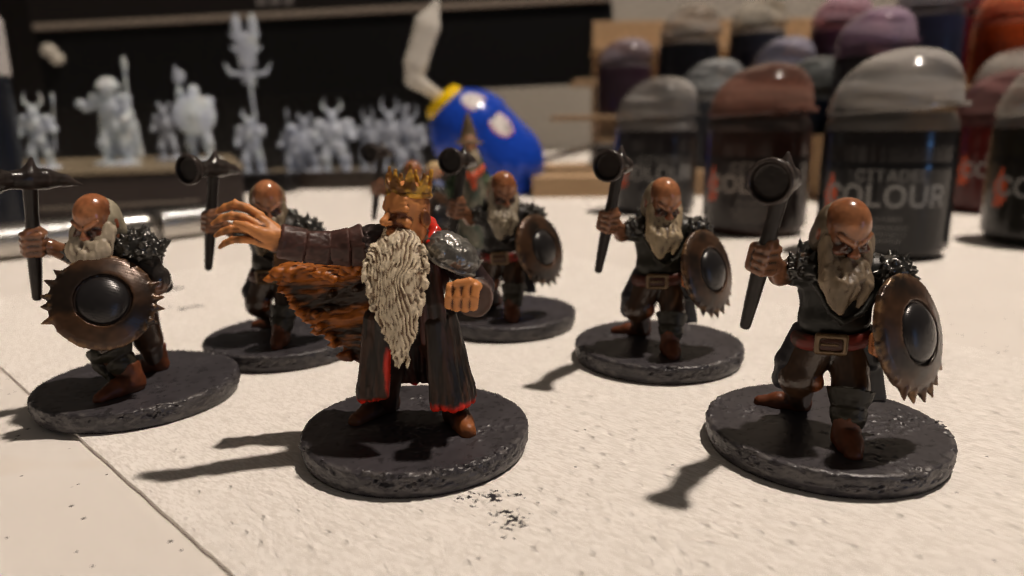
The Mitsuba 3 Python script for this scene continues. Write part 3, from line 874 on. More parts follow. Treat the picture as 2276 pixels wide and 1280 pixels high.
# ------------------------------------------------------------------ the dwarf warrior
def dwarf(kind, seed, beard_rgb, hair_rgb, tone=1.0, belt_red=1.0, leather=(31, 31, 27)):
    """kind 0: shield out to its left, striding to the viewer; kind 1: shield held in front of the body"""
    rng = np.random.default_rng(seed)
    B = Figure()
    h = 0.16
    hx = (-0.75, -1.35)[kind]
    hc = np.array([hx, -2.5, 25.3])
    tilt = Rm((22, 14)[kind], 0, (5, -6)[kind])          # head bowed
    Hd = lambda s, f, u: hc + tilt @ np.array([s, -f, u])
    cloth, boot, brown = lin(54, 37, 25), lin(84, 44, 24), lin(58, 42, 30)
    # ---- body: one skin of head, arms, hands, trunk and legs
    v = Vol((-12.2, -13, 3.0), (8.2, 7.0, 29.2), h)
    skin = SKIN_RED * 1.15
    v.add(ell(Hd(0, 0, 0.35), (2.3, 2.55, 2.75), tilt), 0, lin(148, 97, 64))
    v.add(ell(Hd(0, 1.0, -1.0), (1.85, 1.6, 1.9), tilt), 0.5, skin)
    for sgn in (-1, 1):
        v.sub(ell(Hd(sgn * 0.95, 2.55, -0.62), (0.62, 0.6, 0.42), tilt), 0.25)
        v.add(cap(Hd(sgn * 1.7, 2.0, 0.42), Hd(sgn * 0.42, 2.5, -0.28), 0.2, 0.36), 0.12, lin(146, 98, 68))
        v.tint(ell(Hd(sgn * 0.98, 2.3, -0.72), (0.62, 0.5, 0.30), tilt), lin(44, 20, 12))
        v.add(ell(Hd(sgn * 0.92, 2.15, -0.72), (0.42, 0.36, 0.3), tilt), 0.1, lin(64, 30, 18))
        v.add(ell(Hd(sgn * 1.35, 1.9, -1.35), (0.75, 0.6, 0.55), tilt), 0.35, lin(116, 68, 46))
        v.add(cap(Hd(sgn * 2.25, -0.1, -0.2), Hd(sgn * 2.35, -0.2, -0.95), 0.5, 0.36), 0.2, lin(160, 84, 50))
    v.add(cap(Hd(0, 2.45, -0.4), Hd(0, 3.05, -1.25), 0.24, 0.4), 0.15, lin(158, 106, 76))
    for sgn in (-1, 1):
        v.add(ell(Hd(sgn * 0.38, 2.85, -1.4), (0.3, 0.3, 0.26), tilt), 0.15, lin(186, 104, 74))
    v.add(cap(hc + [0.1, 0.6, -2.0], (hx * 0.5, -1.0, 21.5), 1.9, 2.3), 0.6, skin)
    jer = lin(40, 40, 34)
    v.add(ell((-0.2, -0.8, 19.4), (3.7, 2.7, 3.9)), 0.6, jer)
    v.add(ell((-0.4, -1.0, 15.6), (3.3, 2.6, 2.6)), 0.9, jer)
    # hammer arm
    sh, el, wr, fi = (-4.0, -1.3, 21.3), (-6.1, -0.3, 20.4), (-7.7, -2.3, 21.9), np.array((-9.35, -3.05, 22.6))
    v.chain([sh, el], [1.45, 1.15], 0.5, brown)
    v.chain([el, wr, (fi + [0.9, 0.3, -0.3])], [1.15, 0.92, 0.95], 0.4, SKIN_RED)
    grip = np.array([2.3, -1.6, 14.0]); grip /= np.linalg.norm(grip)
    side = np.array([0.86, 0.5, 0]); side = side - grip * (side @ grip); side /= np.linalg.norm(side)
    Rf = np.stack([side, np.cross(grip, side), grip], 1)
    fist(v, fi + side * 0.15, Rf, 1.05, SKIN_RED * 1.1)
    # shield arm
    if kind == 0:
        s2, e2, w2 = (4.2, -1.3, 20.8), (5.2, -1.6, 16.4), (3.0, -5.0, 14.8)
        fc = np.array((2.1, -5.9, 14.5))
    else:
        s2, e2, w2 = (3.6, -1.0, 20.8), (4.9, -1.6, 16.8), (2.9, -4.6, 16.2)
        fc = np.array((1.9, -5.8, 16.4))
    v.chain([s2, e2], [1.5, 1.15], 0.5, brown if kind == 0 else lin(34, 30, 28))
    v.chain([e2, w2, fc + [0.4, 0.6, 0]], [1.15, 0.85, 0.8], 0.4, SKIN_RED)
    Rs = frame((0.1, -0.3, 1.0), (0, -1, 0))
    fist(v, fc, np.stack([np.array([0.93, 0.36, 0]), np.array([-0.36, 0.93, 0]), np.array([0, 0, 1.0])], 1), 0.78, lin(158, 100, 60))
    if kind == 1:
        v.chain([(3.4, -1.6, 19.2), (4.7, -1.2, 17.6), (4.9, 0.2, 16.4)], [1.3, 1.6, 1.0], 0.3, lin(34, 30, 28))
    # legs
    if kind == 0:
        la = [(-2.0, -0.8, 13.2), (-3.7, -1.1, 9.4), (-1.6, 3.1, 5.6)]
        ra = [(1.1, -1.4, 13.2), (0.8, -3.6, 9.2), (-0.2, -5.6, 5.8)]
    else:
        la = [(-0.6, -1.4, 13.2), (-0.9, -4.0, 9.4), (1.0, -4.2, 5.6)]
        ra = [(1.3, -0.2, 13.2), (1.3, 1.2, 9.0), (0.7, 3.3, 5.6)]
    v.chain(la, [2.25, 1.9, 1.25], 0.5, cloth)
    v.chain(ra, [2.25, 1.75, 1.15], 0.5, cloth)
    if kind == 0:
        v.add(ell((-2.3, -2.3, 9.4), (0.8, 0.8, 0.95)), 0.4, lin(120, 66, 36))
    v.warp(lambda P: 0.10 * (vn(P * [1, 1, 0.6], 0.9, seed) - 0.5) * (P[:, 2] < 20), 0.8)
    V, F = v.mesh()
    C = mottled(v.colors(V, cloth), V, 0.32, 0.9, seed) * (1 + (tone - 1) * sst(20, 22, V[:, 2]))[:, None]
    # glazes on the bald crown: redder at the sides, paler on the middle of the dome
    top = sst(25.2, 26.5, V[:, 2]) * (V[:, 1] < -1.5) * (V[:, 2] > 24)
    C = lerp(C, np.broadcast_to(lin(116, 62, 32), C.shape), 0.6 * top * sst(0.45, 0.62, vn(V, 0.35, seed + 4, 2)))
    # brown wash round the sides of the head and under the brows
    q = (V - hc) @ tilt
    wash = np.maximum(sst(1.3, 2.1, np.abs(q[:, 0])), sst(-0.1, -0.7, q[:, 2]) * 0.7) * (V[:, 2] > 22.5) * (np.linalg.norm(q, axis=1) < 4)
    C = lerp(C, np.broadcast_to(lin(70, 38, 22), C.shape), 0.7 * wash * (0.5 + vn(V, 1.1, seed + 60)))
    C = C * (1 + 0.7 * (vn(V * [1.6, 1.6, 0.8], 1.6, seed + 6, 3) - 0.5))[:, None]
    C = ink_or_darken(C, V, F, 0.055, 0.85, rounds=9, hi=0.25)
    B.put('body', (V, F), 'paint_gloss', C)
    # ---- boots
    for i in range(2):
        v = Vol((-7.6, -12.8, 3.2), (5.0, 6.5, 7.6), h)
        if kind == 0 and i == 0:
            v.chain([(-1.6, 3.2, 6.4), (-1.2, 4.2, 4.7), (-3.2, 5.0, 4.5), (-5.1, 5.8, 4.25)], [1.4, 1.25, 1.05, 0.75], 0.5)
            v.add(rbox((-3.0, 4.95, 3.65), (2.9, 1.1, 0.22), Rm(0, 0, -22), 0.15), 0.1)
        elif kind == 0:
            v.chain([(-0.2, -5.5, 6.8), (-0.3, -5.8, 5.0), (-0.5, -7.1, 4.7), (-0.8, -8.5, 4.35)], [1.35, 1.35, 1.2, 0.9], 0.5)
            v.add(rbox((-0.55, -7.0, 3.65), (1.3, 2.5, 0.22), Rm(0, 0, -10), 0.15), 0.1)
        elif i == 0:
            v.chain([(1.0, -4.1, 7.0), (1.5, -4.2, 5.1), (0.4, -6.2, 4.8), (-0.7, -8.1, 4.35)], [1.5, 1.4, 1.25, 0.85], 0.5)
            v.add(rbox((0.5, -6.1, 3.65), (1.25, 2.6, 0.22), Rm(0, 0, -29), 0.15), 0.1)
        else:
            v.chain([(0.8, 3.2, 7.4), (0.8, 3.8, 4.9), (-0.4, 3.2, 4.6), (-1.6, 2.6, 4.3)], [1.6, 1.35, 1.1, 0.8], 0.5)
        v.warp(lambda P: 0.22 * (vn(P, 1.1, seed + i) - 0.5), 0.8)
        V, F = v.mesh()
        C = ink_or_darken(mottled(np.broadcast_to(boot, V.shape), V, 0.45, 0.8, seed + i), V, F, 0.05, 0.7, hi=0.3)
        B.put('boot', (V, F), 'paint_satin', C)
    # ---- boot cuffs with an open turned-down top
    v = Vol((-6, -10.5, 5.2), (5.4, 4.6, 10.8), h)
    legs = [((-0.15, -5.5, 6.0), (0.5, -4.2, 9.3))] if kind == 0 else [((0.8, -4.2, 6.6), (-0.5, -4.1, 9.4))]
    for a, b in legs:
        a, b = np.array(a), np.array(b); ax = (b - a) / np.linalg.norm(b - a); L = np.linalg.norm(b - a)
        v.add(lathe_sdf(a, ax, [(-0.2, 1.35), (0.8, 1.75), (1.6, 1.85), (1.75, 1.7), (L - 0.5, 2.2), (L, 2.35)]), 0.15)
        v.sub(lathe_sdf(a, ax, [(L - 0.9, 1.6), (L + 0.6, 2.2)]), 0.1)
    if kind == 1:
        v.add(ell((-1.5, -4.9, 8.9), (1.6, 1.2, 1.3), Rm(20, 0, 20)), 0.2).add(cap((-2.9, -5.0, 8.9), (-1.0, -5.6, 6.6), 0.6, 0.4), 0.2).add(cap((-2.4, -5.2, 7.6), (-0.6, -5.4, 5.8), 0.5, 0.4), 0.2)
    v.warp(lambda P: 0.25 * (vn(P * [1, 1, 1.6], 0.9, seed + 5) - 0.5), 0.8)
    V, F = v.mesh()
    B.put('boot_cuff', (V, F), 'paint_satin', ink_or_darken(mottled(np.broadcast_to(lin(34, 31, 23), V.shape), V, 0.5, 0.9, 2), V, F, 0.05, 0.7, hi=0.35))
    # ---- coat skirts and scabbard
    v = Vol((-7.2, -3.6, 6.6), (1.5, 3.6, 16), h)
    if kind == 0:
        v.chain([(-3.5, -0.4, 14.6), (-5.0, -0.3, 11.2), (-4.7, 0.6, 8.9), (-3.6, 1.6, 8.0)], [0.9, 1.0, 1.05, 0.7], 0.3)
        v.chain([(-2.2, 1.4, 14.6), (-3.2, 2.0, 11.2), (-3.0, 2.2, 8.6)], [0.9, 1.0, 0.7], 0.3)
    v.chain([(-0.4, 1.6, 14.6), (-0.4, 2.2, 11.2), (-0.2, 2.2, 9.2)], [0.9, 1.0, 0.6], 0.3)
    v.warp(lambda P: 0.3 * (vn(P * [1.3, 1.3, 0.4], 1.0, seed + 6) - 0.5), 0.8)
    V, F = v.mesh()
    B.put('coat_skirt', (V, F), 'paint_satin', ink_or_darken(mottled(np.broadcast_to(lin(40, 38, 42), V.shape), V, 0.4, 0.8, 3), V, F, 0.05, 0.6, hi=0.3))
    if kind == 0:
        v = Vol((1.0, -5.4, 6.4), (6.4, -0.6, 15.4), h)
        Rz = Rm(0, -14, 8)
        v.add(rbox((3.15, -3.0, 11.0), (0.95, 0.55, 3.4), Rz, 0.3))
        v.add(cap((3.3, -3.0, 8.0), (4.6, -3.1, 7.7), 0.4, 0.3), 0.3)
        v.add(cap((2.3, -3.2, 14.2), (2.9, -3.1, 12.0), 0.9, 0.95), 0.3)
        V, F = v.mesh()
        B.put('scabbard', (V, F), 'paint_black', mottled(np.broadcast_to(lin(30, 30, 33), V.shape), V, 0.3, 0.9, 4))
    # ---- jerkin with piped neckline
    v = Vol((-5.4, -5.4, 12.6), (5.0, 3.4, 23.6), h)
    v.add(ell((-0.2, -0.9, 19.3), (4.05, 3.05, 4.1))).add(ell((-0.45, -1.1, 15.9), (3.65, 2.95, 2.7)), 0.9)
    v.add(cap((-3.2, -1.2, 20.8), (-4.9, -0.9, 20.9), 1.75, 1.6), 0.5).add(cap((3.2, -1.2, 20.6), (4.6, -1.1, 20.2), 1.8, 1.65), 0.5)
    for a, b, c in (((-3.4, -2.9, 19.8), (-2.2, -4.0, 17.2), (-0.9, -4.2, 16.3)), ((2.9, -3.0, 19.4), (0.9, -4.1, 17.1), (-0.9, -4.2, 16.3))):
        v.chain([a, b, c], [0.26, 0.26, 0.26], 0.08)
    v.warp(lambda P: 0.16 * (vn(P * [1, 1, 0.5], 1.1, seed + 8) - 0.5), 0.8)
    V, F = v.mesh()
    B.put('jerkin', (V, F), 'paint_satin', ink_or_darken(mottled(np.broadcast_to(lin(*leather), V.shape), V, 0.4, 0.8, seed), V, F, 0.05, 0.6, hi=0.5))
    # ---- belt, sash and buckle
    def ring(rx, ry, r, z0, c=(-0.45, -1.1)):
        def f(X, Y, Z):
            x, y = (X - c[0]) / rx, (Y - c[1]) / ry
            q = np.sqrt(x * x + y * y) + 1e-6
            dd = (q - 1) * (rx + ry) / 2
            zz = Z - z0 - 0.08 * (X - c[0])
            return np.sqrt((dd / 0.6) ** 2 + zz ** 2) * 0.75 - r * 0.85
        return f, np.array([c[0] - rx - 1, c[1] - ry - 1, z0 - 1.4]), np.array([c[0] + rx + 1, c[1] + ry + 1, z0 + 1.4])
    v = Vol((-5.2, -5.2, 12.2), (4.2, 3.0, 15.8), 0.14)
    v.add(ring(3.75, 3.05, 0.75, 14.1), 0)
    V, F = v.mesh()
    redm = np.maximum(sst(-0.5, -0.1, V[:, 0]) * sst(2.6, 2.0, V[:, 0]), sst(-3.3, -3.6, V[:, 0])) * sst(0.36, 0.46, vn(V, 0.7, seed, 2)) * belt_red
    C = lerp(np.broadcast_to(lin(62, 36, 26), V.shape), np.broadcast_to(lin(116, 34, 28), V.shape), redm)
    B.put('belt', (V, F), 'paint_satin', C)
    bc = np.array((-1.9, -4.15, 14.05))
    v = Vol(bc - 2.2, bc + 2.2, 0.12)
    Rb = Rm(6, 0, -16)
    v.add(rbox(bc, (1.6, 0.36, 1.15), Rb, 0.34)).sub(rbox(bc + Rb @ np.array([0, -0.3, 0]), (1.1, 0.3, 0.66), Rb, 0.2), 0.06)
    v.add(cap(bc + Rb @ np.array([-0.9, -0.2, 0]), bc + Rb @ np.array([0.6, -0.22, 0]), 0.15), 0.05)
    V, F = v.mesh()
    B.put('buckle', (V, F), 'paint_gold', ink_or_darken(np.broadcast_to(lin(84, 66, 44), V.shape), V, F, 0.05, 0.7, hi=0.4))
    # ---- spiked fur mantle
    v = Vol((-8.2, -6.2, 17.6), (8.4, 3.8, 24.6), h)
    pads = [((-4.1, -1.5, 21.2), (1.9, 1.9, 1.35)), ((4.6, -1.6, 20.7), (2.25, 2.2, 1.7))] if kind == 0 else [((-4.6, -1.2, 21.0), (1.7, 1.7, 1.2)), ((2.9, -1.5, 21.3), (3.1, 2.5, 1.8))]
    for c, r in pads:
        v.add(ell(c, r), 0.4)
    v.chain([pads[0][0], (-2.2, 1.4, 22.3), (2.2, 1.4, 22.2), pads[1][0]], [1.0, 1.2, 1.2, 1.0], 0.5)
    spikes(v, pads, 40 if kind == 0 else 60, rng)
    for k in range(26):
        t = rng.uniform(0, 1); p = lerp((-3.2, 1.0, 22.8), (3.2, 1.0, 22.8), np.array(t)) + rng.normal(size=3) * [0.2, 0.5, 0.2]
        v.add(cap(p, p + [0, 0.3, 0.9], 0.35, 0.05), 0.12)
    v.warp(lambda P: 0.2 * (vn(P, 1.3, seed + 9) - 0.5), 0.6)
    V, F = v.mesh()
    B.put('fur_mantle', (V, F), 'paint_lead', ink_or_darken(mottled(np.broadcast_to(lin(46, 45, 42), V.shape), V, 0.4, 1.0, 6), V, F, 0.06, 0.5, hi=0.5))
    # ---- hair round the bald crown
    v = Vol(hc - [3.6, 3.2, 4.2], hc + [3.6, 3.8, 3.4], h)
    v.add(ell(Hd(0, -0.55, -0.15), (2.72, 2.5, 2.75), tilt)).add(ell(Hd(0, -1.4, -1.8), (2.5, 1.8, 2.4), tilt), 0.6)
    v.sub(ell(Hd(0, 0.95, 1.15), (2.3, 2.95, 2.6), tilt), 0.15).sub(rbox(Hd(0, 3.0, 0), (1.95, 2.2, 6), tilt, 0.4), 0.2)
    v.warp(lambda P: 0.22 * (vn(P * [1.6, 1.6, 0.4], 1.0, seed + 10) - 0.5), 0.7)
    V, F = v.mesh()
    B.put('hair', (V, F), 'paint_satin', ink_or_darken(mottled(np.broadcast_to(lin(*hair_rgb), V.shape), V, 0.4, 0.8, seed), V, F, 0.05, 0.7, lin(60, 44, 32), hi=0.2))
    # ---- beard: broad locks, moustache
    v = Vol(hc + [-3.8, -5.0, -9.6], hc + [3.8, 0.8, 0.8], 0.14)
    tipx = (-2.0, -1.6)[kind] - hx
    root = [Hd(-2.0, 1.0, -1.2), Hd(-1.2, 2.2, -2.2), Hd(0, 2.5, -2.5), Hd(1.2, 2.2, -2.2), Hd(2.0, 1.0, -1.2)]
    tip = hc + ([tipx, -3.0, -7.3] if kind == 0 else [tipx, -2.2, -5.0])
    for i, r in enumerate(root):
        mid = lerp(r, tip, np.array(0.5)) + [(i - 2) * 0.28, -0.45, -0.3]
        v.chain([r, mid, tip + [(i - 2) * 0.22, 0.15 * abs(i - 2), 0.35 * abs(i - 2)]], [(0.8, 0.95)[kind], (0.95, 1.15)[kind], 0.5], 0.5)
    for i in range(15):
        a = (i - 7) / 7
        r = Hd((1.45, 1.7)[kind] * a, 2.75 - 1.0 * a * a, -2.0 + 0.75 * a * a)
        e = tip + [a * 0.95 + 0.1 * rng.normal(), -0.25 + 0.5 * a * a, 0.2 + 1.5 * abs(a) + 0.35 * rng.normal()]
        m = lerp(r, e, np.array(0.5)) + [a * (0.5, 0.8)[kind] + 0.15 * rng.normal(), -1.0 + 0.7 * a * a + 0.15 * rng.normal(), -0.2]
        v.chain([r, m, e], [0.34, 0.42, 0.16], 0.06)
    if kind == 0:
        v.chain([Hd(1.3, 2.2, -2.3), hc + [1.15, -3.3, -5.0], hc + [0.35, -3.3, -7.0]], [0.6, 0.62, 0.3], 0.12)
    for sgn in (-1, 1):
        v.chain([Hd(sgn * 0.3, 2.85, -1.7), Hd(sgn * 0.75, 3.0, -2.5), Hd(sgn * 1.15, 2.75, -3.5), Hd(sgn * 1.2, 2.6, -4.6)], [0.36, 0.56, 0.5, 0.12], 0.42)
        v.chain([Hd(sgn * 2.15, 0.9, -0.4), Hd(sgn * 2.1, 1.3, -1.6), Hd(sgn * 1.8, 1.6, -3.0)], [0.4, 0.6, 0.5], 0.2)
    v.warp(lambda P: 0.5 * (vn(P * [1.6, 1.6, 0.22], 1.0, seed + 77, 2) - 0.5) + 0.16 * (vn(P * [3.5, 3.5, 0.7], 1.0, seed + 78, 2) - 0.5), 0.9)
    V, F = v.mesh()
    C = mottled(np.broadcast_to(lin(*beard_rgb), V.shape), V, 0.45, 0.5, seed)
    B.put('beard', (V, F), 'paint_satin', ink_or_darken(C, V, F, 0.045, 0.8, lin(62, 44, 30), 9, hi=0.25))
    # ---- war hammer: shaft, head with round face, pick and top spike
    top, bot = np.array((-7.75, -4.0, 30.2)), np.array((-10.25, -2.5, 15.3))
    ax = (top - bot) / np.linalg.norm(top - bot)
    v = Vol(np.minimum(top, bot) - 1.6, np.maximum(top, bot) + 1.6, 0.14)
    L = np.linalg.norm(top - bot)
    v.add(lathe_sdf(bot, ax, [(0, 0.35), (0.25, 0.55), (3.2, 0.72), (7, 0.86), (11, 0.74), (L - 1.2, 0.85), (L, 1.1)]))
    V, F = v.mesh()
    iron = lin(33, 28, 26)
    B.put('hammer_shaft', (V, F), 'paint_black', mottled(np.broadcast_to(iron, V.shape), V, 0.3, 0.6, 9))
    hd = np.array((-0.56, -0.83, 0.03)); hd /= np.linalg.norm(hd)
    v = Vol((-12.6, -10.6, 26.4), (-3.2, 3.0, 34.0), 0.14)
    v.add(lathe_sdf(top, hd, [(-1.7, 1.15), (0, 1.3), (1.2, 1.15), (2.2, 1.05), (3.2, 1.35), (4.2, 1.95), (4.5, 2.1), (5.2, 2.1), (5.4, 1.95)]))
    v.sub(lathe_sdf(top + hd * 5.45, hd, [(-0.75, 1.55), (-0.2, 1.75), (0.3, 1.85)]), 0.08)
    v.chain([top, top - hd * 2.0, top - hd * 4.0 - [0, 0, 0.25], top - hd * 6.0 - [0, 0, 0.9]], [1.15, 1.1, 0.72, 0.12], 0.4)
    v.add(cap(top + [0.1, 0, 0.6], top + [0.35, 0.35, 2.4], 1.0, 0.22), 0.45)
    V, F = v.mesh()
    B.put('hammer_head', (V, F), 'paint_black', ink_or_darken(mottled(np.broadcast_to(iron, V.shape), V, 0.5, 0.9, seed), V, F, 0.05, 0.5, hi=1.6))
    # ---- round shield with a domed boss and a rim of spikes
    c, n = (np.array((5.3, -7.2, 16.0)), (0.54, -0.79, 0.29)) if kind == 0 else (np.array((1.5, -8.3, 16.6)), (0.42, -0.80, 0.46))
    R3 = frame(n); n = R3[:, 2]
    v = Vol(c - 7.6, c + 7.6, 0.15)
    rs = 5.75
    v.add(lathe_sdf(c, n, [(-1.6, 5.55), (-1.35, rs), (-0.95, rs), (-0.55, 5.1), (-0.1, 3.6), (0.1, 2.6), (0.14, 0.1)]))
    v.sub(ell(c - n * 2.6, (5.1, 5.1, 2.0), R3), 0.2)
    v.sub(lathe_sdf(c + n * 0.35, n, [(-0.75, 3.12), (0.6, 3.12)]))
    v.add(lathe_sdf(c, n, [(-1.0, 3.4), (-0.6, 3.3), (-0.55, 2.0)]))
    for k in range(24):
        a = k * 2 * math.pi / 24 + rng.uniform(-0.04, 0.04)
        low = -(R3 @ np.array([math.cos(a), math.sin(a), 0]))[2]
        side = abs((R3 @ np.array([math.cos(a), math.sin(a), 0]))[0])
        size = (0.05 + 0.95 * sst(0.45, 0.9, np.array(low))) if kind == 0 else (1.0 if side > 0.78 else 0.08)
        d = R3 @ np.array([math.cos(a), math.sin(a), 0])
        p = c + d * (rs - 0.25) - n * 1.1
        v.add(cap(p, p + d * (0.2 + 0.95 * size * rng.uniform(0.75, 1.15)) + n * 0.12, 0.42 + 0.14 * size, 0.1), 0.15)
    v.warp(lambda P: 0.12 * (vn(P, 1.2, seed + 12) - 0.5), 0.5)
    V, F = v.mesh()
    C = lerp(np.broadcast_to(lin(68, 46, 30), V.shape), np.broadcast_to(lin(32, 23, 17), V.shape), sst(0.4, 0.66, vn(V, 0.28, seed + 41)))
    C = lerp(C, np.broadcast_to(lin(130, 100, 66), C.shape), 0.4 * sst(5.1, 5.7, np.linalg.norm((V - c) @ R3[:, :2], axis=1)) * sst(0.5, 0.62, vn(V, 1.6, seed + 44)))
    C = C * (1 + 0.6 * (vn(V, 1.5, seed + 45) - 0.5))[:, None]
    B.put('shield', (V, F), 'paint_layers', ink_or_darken(C, V, F, 0.05, 0.7, hi=0.5))
    v = Vol(c - 3.6, c + 3.6, 0.14)
    v.add(ell(c - n * 0.45, (2.86, 2.86, 1.25), R3))
    V, F = v.mesh()
    B.put('shield__boss', (V, F), 'paint_layers', mottled(np.broadcast_to(lin(36, 34, 35), V.shape), V, 0.3, 0.6, 42))
    return B


DWARVES = [dwarf(0, 11, (110, 96, 78), (92, 80, 64), 0.85, 0.6, (28, 28, 25)),
           dwarf(0, 21, (142, 126, 100), (120, 108, 88), 1.12, 0.15, (34, 33, 26)),
           dwarf(1, 31, (158, 146, 126), (150, 142, 122), 1.15, 0.2, (34, 30, 28)),
           dwarf(0, 41, (112, 98, 78), (118, 100, 76), 1.2, 0.1, (36, 32, 28)),
           dwarf(0, 51, (134, 124, 106), (126, 114, 94), 0.95, 1.2, (33, 30, 29))]
BASES = []
for _s in (101, 202, 303):
    _vf, _c = round_base(_s)
    BASES.append(mikit.ply((_vf[0] * [MM, MM, MM * 2.6 / 3.5], _vf[1]), 'base_paint', True, color=np.clip(_c, 0.002, 0.9)))


def put_base(key, k, x, y, spin, s=1.0):
    scene[key + '__base'] = {**BASES[k], 'to_world': T().translate([x * MM, y * MM, 0.5 * MM]).rotate([0, 0, 1], spin).scale([s, s, 1])}


G_DW = 'bald dwarf figurines with hammers'
for i, (k_, x, y, rz, bk, spin, lab) in enumerate((
        (0, 34.2, 74.0, 0, 0, 20, 'dwarf figurine with raised hammer and round shield, the large one before the black paint pot'),
        (1, 22.2, 105.4, 8, 1, 75, 'bald dwarf figurine with hammer and shield before the dark grey pot, halfway back'),
        (2, -50.3, 91.8, 0, 2, 40, 'dwarf figurine at the left holding its shield across the body, hammer seen side-on'),
        (3, -37.0, 112.8, 14, 1, 200, 'bald dwarf figurine half hidden behind the outstretched hand of the crowned one'),
        (4, -1.2, 126.0, 14, 2, 130, 'grey bearded dwarf figurine with shield just behind the right shoulder of the crowned one'),
        (4, -22.6, 171.5, 14, 0, 260, 'small blurred dwarf figurine whose bald head shows just above the gold crown'))):
    key = 'dwarf_figurine' + (f'_{i:03d}' if i else '')
    DWARVES[k_].place(key, x, y, rz, 0.0)
    put_base(key, bk, x, y, spin)
    tag(key, lab, 'figurine', G_DW)


# ------------------------------------------------------------------ the crowned dwarf king
def king():
    rng = np.random.default_rng(5)
    B = Figure()
    h = 0.125
    hc = np.array([0.25, -0.25, 27.25])
    Hq = Rm(4, 0, -42)                       # face turned to its right
    Hd = lambda s, f, u: hc + Hq @ np.array([s, -f, u])
    tan, dark_robe = lin(188, 124, 72), lin(42, 24, 20)
    # ---- body
    v = Vol((-20.2, -9.4, 3.0), (10.4, 6.6, 30.2), h)
    v.add(ell(Hd(0, 0, 0.4), (2.15, 2.5, 2.7), Hq), 0, tan)
    v.add(ell(Hd(0, 1.0, -1.3), (1.8, 1.6, 1.7), Hq), 0.5, tan)
    shade = lin(84, 42, 20)
    for k, (u, f_, w) in enumerate(((1.35, 1.78, 1.45), (0.92, 1.98, 1.5))):
        v.add(cap(Hd(-w, f_ - 0.35, u + 0.08), Hd(0, f_ + 0.12, u - 0.05), 0.27), 0.08, tan).add(cap(Hd(w, f_ - 0.35, u + 0.08), Hd(0, f_ + 0.12, u - 0.05), 0.27), 0.08, tan)
    for s in (-1, 1):
        v.add(cap(Hd(s * 1.7, 1.65, 0.52), Hd(s * 0.3, 2.25, 0.36), 0.3, 0.36), 0.08, tan)
        v.sub(ell(Hd(s * 0.95, 2.6, -0.05), (0.74, 0.62, 0.3), Hq), 0.06)
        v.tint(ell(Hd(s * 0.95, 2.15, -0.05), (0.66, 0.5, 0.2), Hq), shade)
        v.add(ell(Hd(s * 0.92, 2.02, -0.06), (0.36, 0.34, 0.22), Hq), 0.03, lin(150, 110, 76))
        v.add(cap(Hd(s * 0.5, 2.25, -0.42), Hd(s * 1.5, 1.85, -0.48), 0.2, 0.16), 0.06, tan)
        v.add(ell(Hd(s * 1.45, 1.6, -0.92), (0.55, 0.55, 0.5), Hq), 0.15, tan)
        v.sub(cap(Hd(s * 0.55, 2.75, -0.7), Hd(s * 1.25, 2.0, -1.75), 0.13), 0.08)
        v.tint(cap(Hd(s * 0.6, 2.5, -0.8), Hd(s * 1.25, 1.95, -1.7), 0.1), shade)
        v.sub(cap(Hd(s * 1.75, 1.75, 0.1), Hd(s * 2.1, 1.0, 0.25), 0.1), 0.06).sub(cap(Hd(s * 1.75, 1.75, -0.15), Hd(s * 2.15, 1.0, -0.3), 0.1), 0.06)
        # ears: rim and lobe round a hollow
        v.add(ell(Hd(s * 2.3, -0.35, -0.75), (0.34, 0.6, 1.0), Hq), 0.1, tan)
        v.sub(ell(Hd(s * 2.68, -0.3, -0.62), (0.26, 0.34, 0.6), Hq), 0.06)
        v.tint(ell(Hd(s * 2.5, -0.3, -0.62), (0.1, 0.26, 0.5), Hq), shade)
    v.chain([Hd(0, 2.25, 0.42), Hd(0, 2.75, 0.0), Hd(0, 3.3, -0.55), Hd(0, 3.05, -0.85)], [0.24, 0.28, 0.42, 0.3], 0.1, tan)
    for s in (-1, 1):
        v.add(ell(Hd(s * 0.42, 2.75, -0.76), (0.32, 0.36, 0.28), Hq), 0.08, tan)
    v.sub(cap(Hd(-1.0, 2.5, -1.22), Hd(1.2, 2.4, -1.22), 0.22), 0.1)
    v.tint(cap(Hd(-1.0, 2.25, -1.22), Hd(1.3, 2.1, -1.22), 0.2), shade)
    v.add(ell(Hd(0.2, 2.45, -1.82), (0.8, 0.62, 0.52), Hq), 0.08, lin(176, 116, 70))
    v.add(cap((0.2, 0.1, 25), (0, 0.6, 22), 1.9, 2.4), 0.5, tan)
    v.add(ell((-0.2, 0.6, 20.6), (4.0, 2.8, 3.8)), 0.6, dark_robe)
    v.add(ell((-0.3, 0.6, 16.2), (3.4, 2.5, 3.2)), 0.9, dark_robe)
    # outstretched arm
    v.chain([(-3.6, 0.3, 23.6), (-8.4, -0.9, 23.5), (-12.9, -2.3, 24.6)], [1.75, 1.5, 1.2], 0.5, dark_robe)
    # its hand: back of the hand and thumb side towards the viewer, fingers spread level
    K = lambda px, py, y: np.array([-18.65 + (px - 490) * 0.0427, y, 26.85 - (py - 490) * 0.0478])
    v.chain([K(622, 530, -2.4), K(606, 524, -2.5)], [1.25, 1.3], 0.3, tan)
    for a, b, r0, r1 in ((K(610, 512, -2.3), K(583, 490, -2.3), 0.85, 0.62), (K(610, 520, -2.7), K(580, 503, -2.9), 0.85, 0.6), (K(610, 530, -2.9), K(577, 517, -3.2), 0.8, 0.55), (K(612, 540, -2.9), K(577, 531, -3.3), 0.65, 0.5)):
        v.add(cap(a, b, r0, r1), 0.2, tan)
